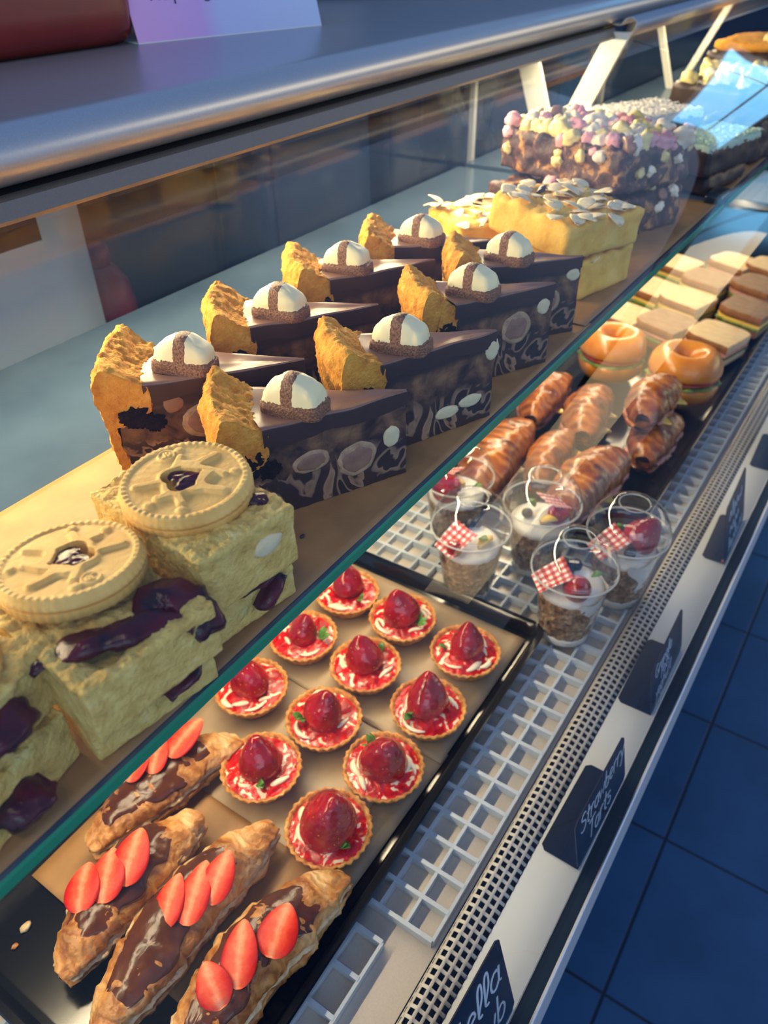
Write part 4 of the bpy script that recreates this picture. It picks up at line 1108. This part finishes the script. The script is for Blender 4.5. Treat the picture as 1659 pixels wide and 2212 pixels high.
# ------------------------------------------------------------------ chalk labels on the front ledge
def arc(cx, cy, rx, ry, a0, a1, n=10): return [(cx + rx * math.cos(math.radians(a0 + (a1 - a0) * k / n)), cy + ry * math.sin(math.radians(a0 + (a1 - a0) * k / n))) for k in range(n + 1)]
GL = {
 'S': ([arc(.30, .76, .22, .22, 30, 200) + arc(.28, .28, .26, .27, 80, -150)], .62),
 'T': ([[(.0, .95), (.62, 1.0)], [(.32, .98), (.26, .0)]], .62),
 'G': ([arc(.36, .5, .32, .48, 55, 330) + [(.66, .42), (.42, .42)]], .74),
 'P': ([[(.08, 0), (.14, 1)], arc(.16, .72, .36, .27, 95, -95)], .58),
 'N': ([[(.04, 0), (.12, 1), (.52, 0), (.62, 1)]], .74),
 't': ([[(.20, .95), (.14, .2)] + arc(.26, .14, .12, .14, 180, 300), [(.0, .62), (.38, .66)]], .42),
 'r': ([[(.06, .6), (.06, .0)], arc(.26, .34, .2, .26, 170, 60)], .42),
 'a': ([arc(.24, .28, .2, .28, 40, 330), [(.44, .56), (.42, .1), (.52, .02)]], .54),
 'w': ([[(.0, .56), (.12, .02), (.28, .42), (.42, .02), (.58, .58)]], .64),
 'b': ([[(.10, 1.0), (.06, .04)], arc(.24, .26, .2, .26, 150, -170)], .52),
 'e': ([[(.06, .28), (.40, .34)] + arc(.23, .30, .19, .29, 15, 310)], .48),
 'y': ([[(.02, .56), (.20, .06)], [(.42, .58), (.12, -.36), (.0, -.30)]], .48),
 's': ([arc(.2, .44, .15, .14, 40, 210) + arc(.18, .15, .17, .16, 70, -150)], .42),
 'u': ([[(.04, .56), (.08, .14)] + arc(.22, .14, .14, .14, 180, 330) + [(.42, .56), (.44, .04), (.52, .02)]], .56),
 'l': ([[(.06, .1)] + arc(.18, .70, .10, .30, -60, 180) + [(.08, .2)] + arc(.18, .12, .10, .12, 180, 300)], .32),
 'n': ([[(.04, .56), (.06, 0)], arc(.24, .30, .18, .26, 160, 0) + [(.44, .02)]], .54),
 'o': ([arc(.24, .28, .2, .28, 90, 450)], .50),
 'g': ([arc(.22, .28, .19, .27, 40, 330), [(.42, .56), (.40, -.25)] + arc(.22, -.22, .18, .18, 0, -150)], .52),
 'h': ([[(.10, 1.0), (.06, .0)], arc(.26, .30, .18, .26, 160, 0) + [(.44, .02)]], .54),
 'c': ([arc(.24, .28, .2, .28, 50, 310)], .44),
 'i': ([[(.08, .56), (.10, .02)], [(.12, .8), (.13, .84)]], .22),
 'm': ([[(.04, .56), (.05, 0)], arc(.18, .32, .13, .24, 160, 0) + [(.31, .02)], arc(.44, .32, .13, .24, 160, 0) + [(.57, .02)]], .68),
 ' ': ([], .34),
}
def writing(text, x0, y0, size, w, rise=0.):
    P = []; x = x0; y = y0
    for ch in text:
        st_, adv = GL[ch]
        for s in st_:
            pts = [(x + (px_ + py_ * .18) * size, y + py_ * size, .0006) for px_, py_ in s]
            if len(pts) > 1: P.append(tube(pts, w, 5, .5))
        x += adv * size; y += rise * adv * size
    return join(P)
def scribble(seed, x0, y0, wd, size):
    r = random.Random(seed); pts = []; n = int(wd / size * 3.2)
    for k in range(n + 1):
        up = (k % 2) * (1. if r.random() < .25 else .5) - (.3 if k % 5 == 4 else 0)
        pts.append((x0 + wd * k / n + r.uniform(-.1, .1) * size, y0 + up * size, .0006))
    return tube(catmull(pts, 5), size * .06, 5, .5)
def chalk(label, bl, rz, lean, lines, w=.104, h=.056, flap=.034, fx=.0):
    """bl: lower left corner of the face; the face leans back over a foot that lies on the ledge"""
    t = thing('chalk_label', label, 'price label', (bl[0], bl[1], DECK + .0006), math.radians(rz))
    r_ = .004; pts = [(r_, 0), (w - r_, 0), (w, r_), (w, h - r_), (w - r_, h), (r_, h), (0, h - r_), (0, r_)]
    n = len(pts)
    def plate(name, rx):
        V = [(a, b, z) for z in (-.0005, .0005) for a, b in pts]
        F = [tuple(range(n))[::-1], tuple(n + i for i in range(n))] + [(i, (i + 1) % n, n + (i + 1) % n, n + i) for i in range(n)]
        return obj(name, V, F, CHALK, t, False, rot=(rx, 0, 0))
    fc = plate('face', math.radians(90 - lean))
    for (tx, x, y, s, ri) in lines:
        obj('handwriting', *(scribble(tx, x, y, ri, s) if isinstance(tx, int) else writing(tx, x, y, s, s * .045, ri)), INK, fc)['label'] = 'white chalk pen lettering'
    pts2 = [(fx, 0), (w * .95, 0), (w * .95, flap - .004), (w * .95 - .004, flap), (fx + .004, flap), (fx, flap - .004)]; n2 = len(pts2)
    V = [(a, b, z) for z in (0, .0009) for a, b in pts2]
    obj('foot', V, [tuple(range(n2))[::-1], tuple(n2 + i for i in range(n2))] + [(i, (i + 1) % n2, n2 + (i + 1) % n2, n2 + i) for i in range(n2)], CHALK, t, False)
    return t
chalk('black chalk label at the bottom of the photo, white writing for the chocolate croissants', (.122, .0565), -1, 14, [('Nutella', .008, .046, .028, .0), ('Strawb', .018, .012, .026, .0)], .110, .084, .03)
chalk('black chalk label reading Strawberry Tarts', (.350, .0555), -1, 11, [('Strawberry', .008, .034, .019, .0), ('Tarts', .022, .010, .020, .0)])
chalk('black chalk label for the granola pots, three lines of small writing', (.534, .0565), 1, 11, [('Granola', .012, .036, .015, 0), ('Pots', .030, .022, .015, 0), ('yoghurt', .014, .008, .015, 0)])
chalk('black chalk label in front of the savoury croissants with a crumb on its foot', (.800, .0555), 2, 12, [(5, .014, .052, .020, .07), (6, .020, .030, .018, .05), (8, .014, .008, .018, .075)], .104, .078, .027)
chalk('farthest black chalk label, cut by the right edge of the photo', (1.035, .0555), 2, 12, [(11, .014, .050, .022, .07), (14, .016, .018, .020, .07)], .104, .078, .027)

# ------------------------------------------------------------------ things standing on the worktop
def rtub():
    t = thing('red_tub', 'dark red plastic tub on the worktop at the top left corner', 'tub', (.405, .700, TOP))
    m = NT('dark_red_plastic'); m.color(m.ramp(m.noise(12, 3), [(.3, '#5a1414'), (.7, '#7a201c')])).set(rough=.28); RED = m.m
    o = obj('tub_body', *rbox(.31, .115, .085, .018, 24), RED, t)
    lid = obj('tub_lid', *rbox(.316, .121, .014, .006, 16), plain('red_orange_lid', '#94402c', .35), t, loc=(0, 0, .083))
    return t
rtub()
A_, B_ = at(300, 96, TOP), at(695, 55, TOP)
def tent_card():
    d = (B_ - A_); L = d.length
    t = thing('tent_card', 'white folded card printed Help us get discovered, standing on the worktop', 'card', (A_.x, A_.y, TOP), math.atan2(d.y, d.x))
    m = NT('lilac_printed_card'); sp = m.sep(); q = m.math('ADD', sp[0], m.math('MULTIPLY', m.noise(18, 2), .035))
    m.color(m.ramp(m.math('MULTIPLY', q, 4), [(.0, '#d8a6dd'), (.36, '#c3a0e2'), (.44, '#b0bbea'), (1, '#b4cbee')], 'LINEAR')).set(rough=.4)
    n = L; hgt = .15; dep = .045
    lean = math.atan2(dep, hgt); hyp = math.hypot(dep, hgt)
    f = obj('front_panel', *boxm(0, 0, -.0009, L, hyp, 0), m.m, t, False, loc=(0, 0, 0), rot=(PI / 2 - lean, 0, 0))
    b2 = obj('back_panel', *boxm(0, 0, 0, L, hyp, .0009), plain('white_card', '#dfe4ea', .5), t, False, loc=(0, 2 * dep, 0), rot=(PI / 2 + lean, 0, 0))
    obj('base_flap', *boxm(0, 0, 0, L, 2 * dep, .0009), plain('white_card_base', '#d9dee6', .5), t, False)
    cu = bpy.data.curves.new('printed_text', 'FONT'); cu.body = 'Help us get discovered,'; cu.size = .0165; cu.extrude = .0002
    tmp = bpy.data.objects.new('tmp', cu); C.objects.link(tmp); bpy.context.view_layer.update()
    me = bpy.data.meshes.new_from_object(tmp.evaluated_get(bpy.context.evaluated_depsgraph_get()))
    bpy.data.objects.remove(tmp); me.materials.clear(); me.materials.append(plain('grey_violet_ink', '#3d3d63', .6))
    o = bpy.data.objects.new('printed_text', me); C.objects.link(o); o.parent = f; o.location = (.022, .033, .0003); o['label'] = 'dark violet printed words'
    return t
tent_card()
k = at(760, 2, TOP); k2 = at(1000, -2, TOP)
t = thing('payment_tray', 'flat black device on the worktop at the top edge of the photo', 'device', (1.16, .74, TOP), math.radians(-62))
obj('device_body', *rbox(.30, .16, .022, .006, 14), BLACK, t)
obj('rubber_base', *boxm(-.14, -.07, 0, .14, .07, .001), DARK, t, False)

# ------------------------------------------------------------------ behind the counter
SW = noisy('shop_worktop', [(.3, '#39424d'), (.7, '#4a5561')], 8, 4, .4, .05)
o = obj('back_worktop', *join([boxm(.60, .85, H - .62, 3.6, 1.35, H - .58), boxm(.60, .88, 0, 3.6, 1.35, H - .62)]), SW, smooth=False); tag(o, 'dark grey work surface behind the cabinet', 'worktop')
def fridge():
    t = thing('white_appliance', 'tall white appliance with a dark badge seen through the glass at the left', 'appliance', (.30, .905, 0))
    m = noisy('white_appliance_paint', [(.3, '#c9d9da'), (.7, '#d8e5e4')], 3, 2, .4, 0)
    obj('door_panel', *rbox(.556, .16, H - .02, .008, 12), m, t)
    obj('dark_badge', *boxm(-.24, -.083, H - .282, .216, -.0785, H - .23), BLACK, t, False)
    obj('foot', *boxm(-.2, -.06, 0, .2, .06, .01), BLACK, t, False)
fridge()
o = t = thing('red_bottle', 'dark red sauce bottle standing behind the cabinet next to the white appliance', 'bottle', (.660, .93, H - .58))
RB = plain('red_bottle_plastic', '#8c1f28', .3)
obj('bottle_body', *lathe([(.0005, 0), (.036, 0), (.038, .004), (.038, .15), (.034, .18), (.018, .205), (.0005, .206)], 32), RB, t)
obj('cap', *lathe([(.0005, .205), (.016, .205), (.0155, .235), (.0005, .236)], 24), RB, t)
def cabinet_tall(name, label, cat, x0, x1, y0, y1, z1, c, z0=H - .58):
    t = thing(name, label, cat, ((x0 + x1) / 2, (y0 + y1) / 2, z0))
    w, d, h = x1 - x0, y1 - y0, z1 - z0
    obj('casing', *rbox(w, d, h, .01, 10), plain(name + '_paint', c, .5), t)
    obj('door_front', *rbox(w * .88, .012, h * .9, .004, 8), plain(name + '_front', c, .35), t, loc=(0, -d / 2, h * .05))
    return t
cabinet_tall('storage_rack', 'dark rack behind the cabinet, right of the red bottle', 'rack', .66, .98, 1.0, 1.3, H + .1, '#12161b')
cabinet_tall('drinks_chiller', 'blue grey chiller behind the cabinet in the middle of the glass', 'chiller', 1.04, 1.36, .95, 1.3, H + .1, '#5b6a7c')
cabinet_tall('coffee_machine', 'dark machine behind the cabinet beside the chiller', 'machine', 1.42, 1.56, .95, 1.25, H - .1, '#232b38')
cabinet_tall('oven', 'dark blue oven behind the white brackets', 'oven', 2.25, 2.75, .95, 1.3, H - .12, '#22415f')
for k, (x, hh, c, lb) in enumerate(((1.66, .30, '#1b222e', 'dark slim bottle behind the cabinet, left of two'), (1.80, .25, '#1a212b', 'dark slim bottle behind the cabinet, right of two'))):
    t = thing('dark_bottle', lb, 'bottle', (x, .92, H - .58))
    m = plain('dark_bottle_glass_%s' % 'ab'[k], c, .25)
    obj('bottle_body', *lathe([(.0005, 0), (.026, 0), (.027, .004), (.027, hh * .62), (.012, hh * .78), (.0005, hh * .781)], 24), m, t)
    obj('neck', *lathe([(.0005, hh * .78), (.0115, hh * .78), (.0115, hh), (.0005, hh)], 20), m, t)
for k, (x, y, L, lb) in enumerate(((2.02, 1.0, .17, 'brown loaf on the work surface behind the white brackets'), (1.98, 1.22, .19, 'rear brown loaf on the work surface behind the other loaf'))):
    o = obj('loaf', *blob(1, 4, L, .10, .16, .06, 1.2, k), noisy('loaf_crust_%s' % 'ab'[k], [(.3, '#6b5a4c'), (.7, '#837061')], 12, 4, .7, .2))
    tag(o, lb, 'bread', None); o.location = (x, y, H - .58 + .175)
# crumbs
def crumb(label, px, py, z, r, m, seed):
    p = at(px, py, z); o = obj('crumb', *blob(r, 2, 1.4, 1, .7, .3, 2, seed), m, None, True, (p.x, p.y, z + r * .5)); tag(o, label, 'crumb')
crumb('dark crumb on the shelf parchment beside the jam blondies', 653, 1160, SHELF + .0012, .0013, DCH, 1)
crumb('pale pastry crumb on the bare end of the black tray near the left croissant', 56, 2005, TB, .0034, CRUMB, 2)
crumb('tiny dull crumb on the bare end of the black tray', 33, 2045, TB, .0020, CROI, 3)
crumb('orange crumb on the foot of the label before the savoury croissants', 1562, 1214, DECK + .002, .0024, CROI, 4)
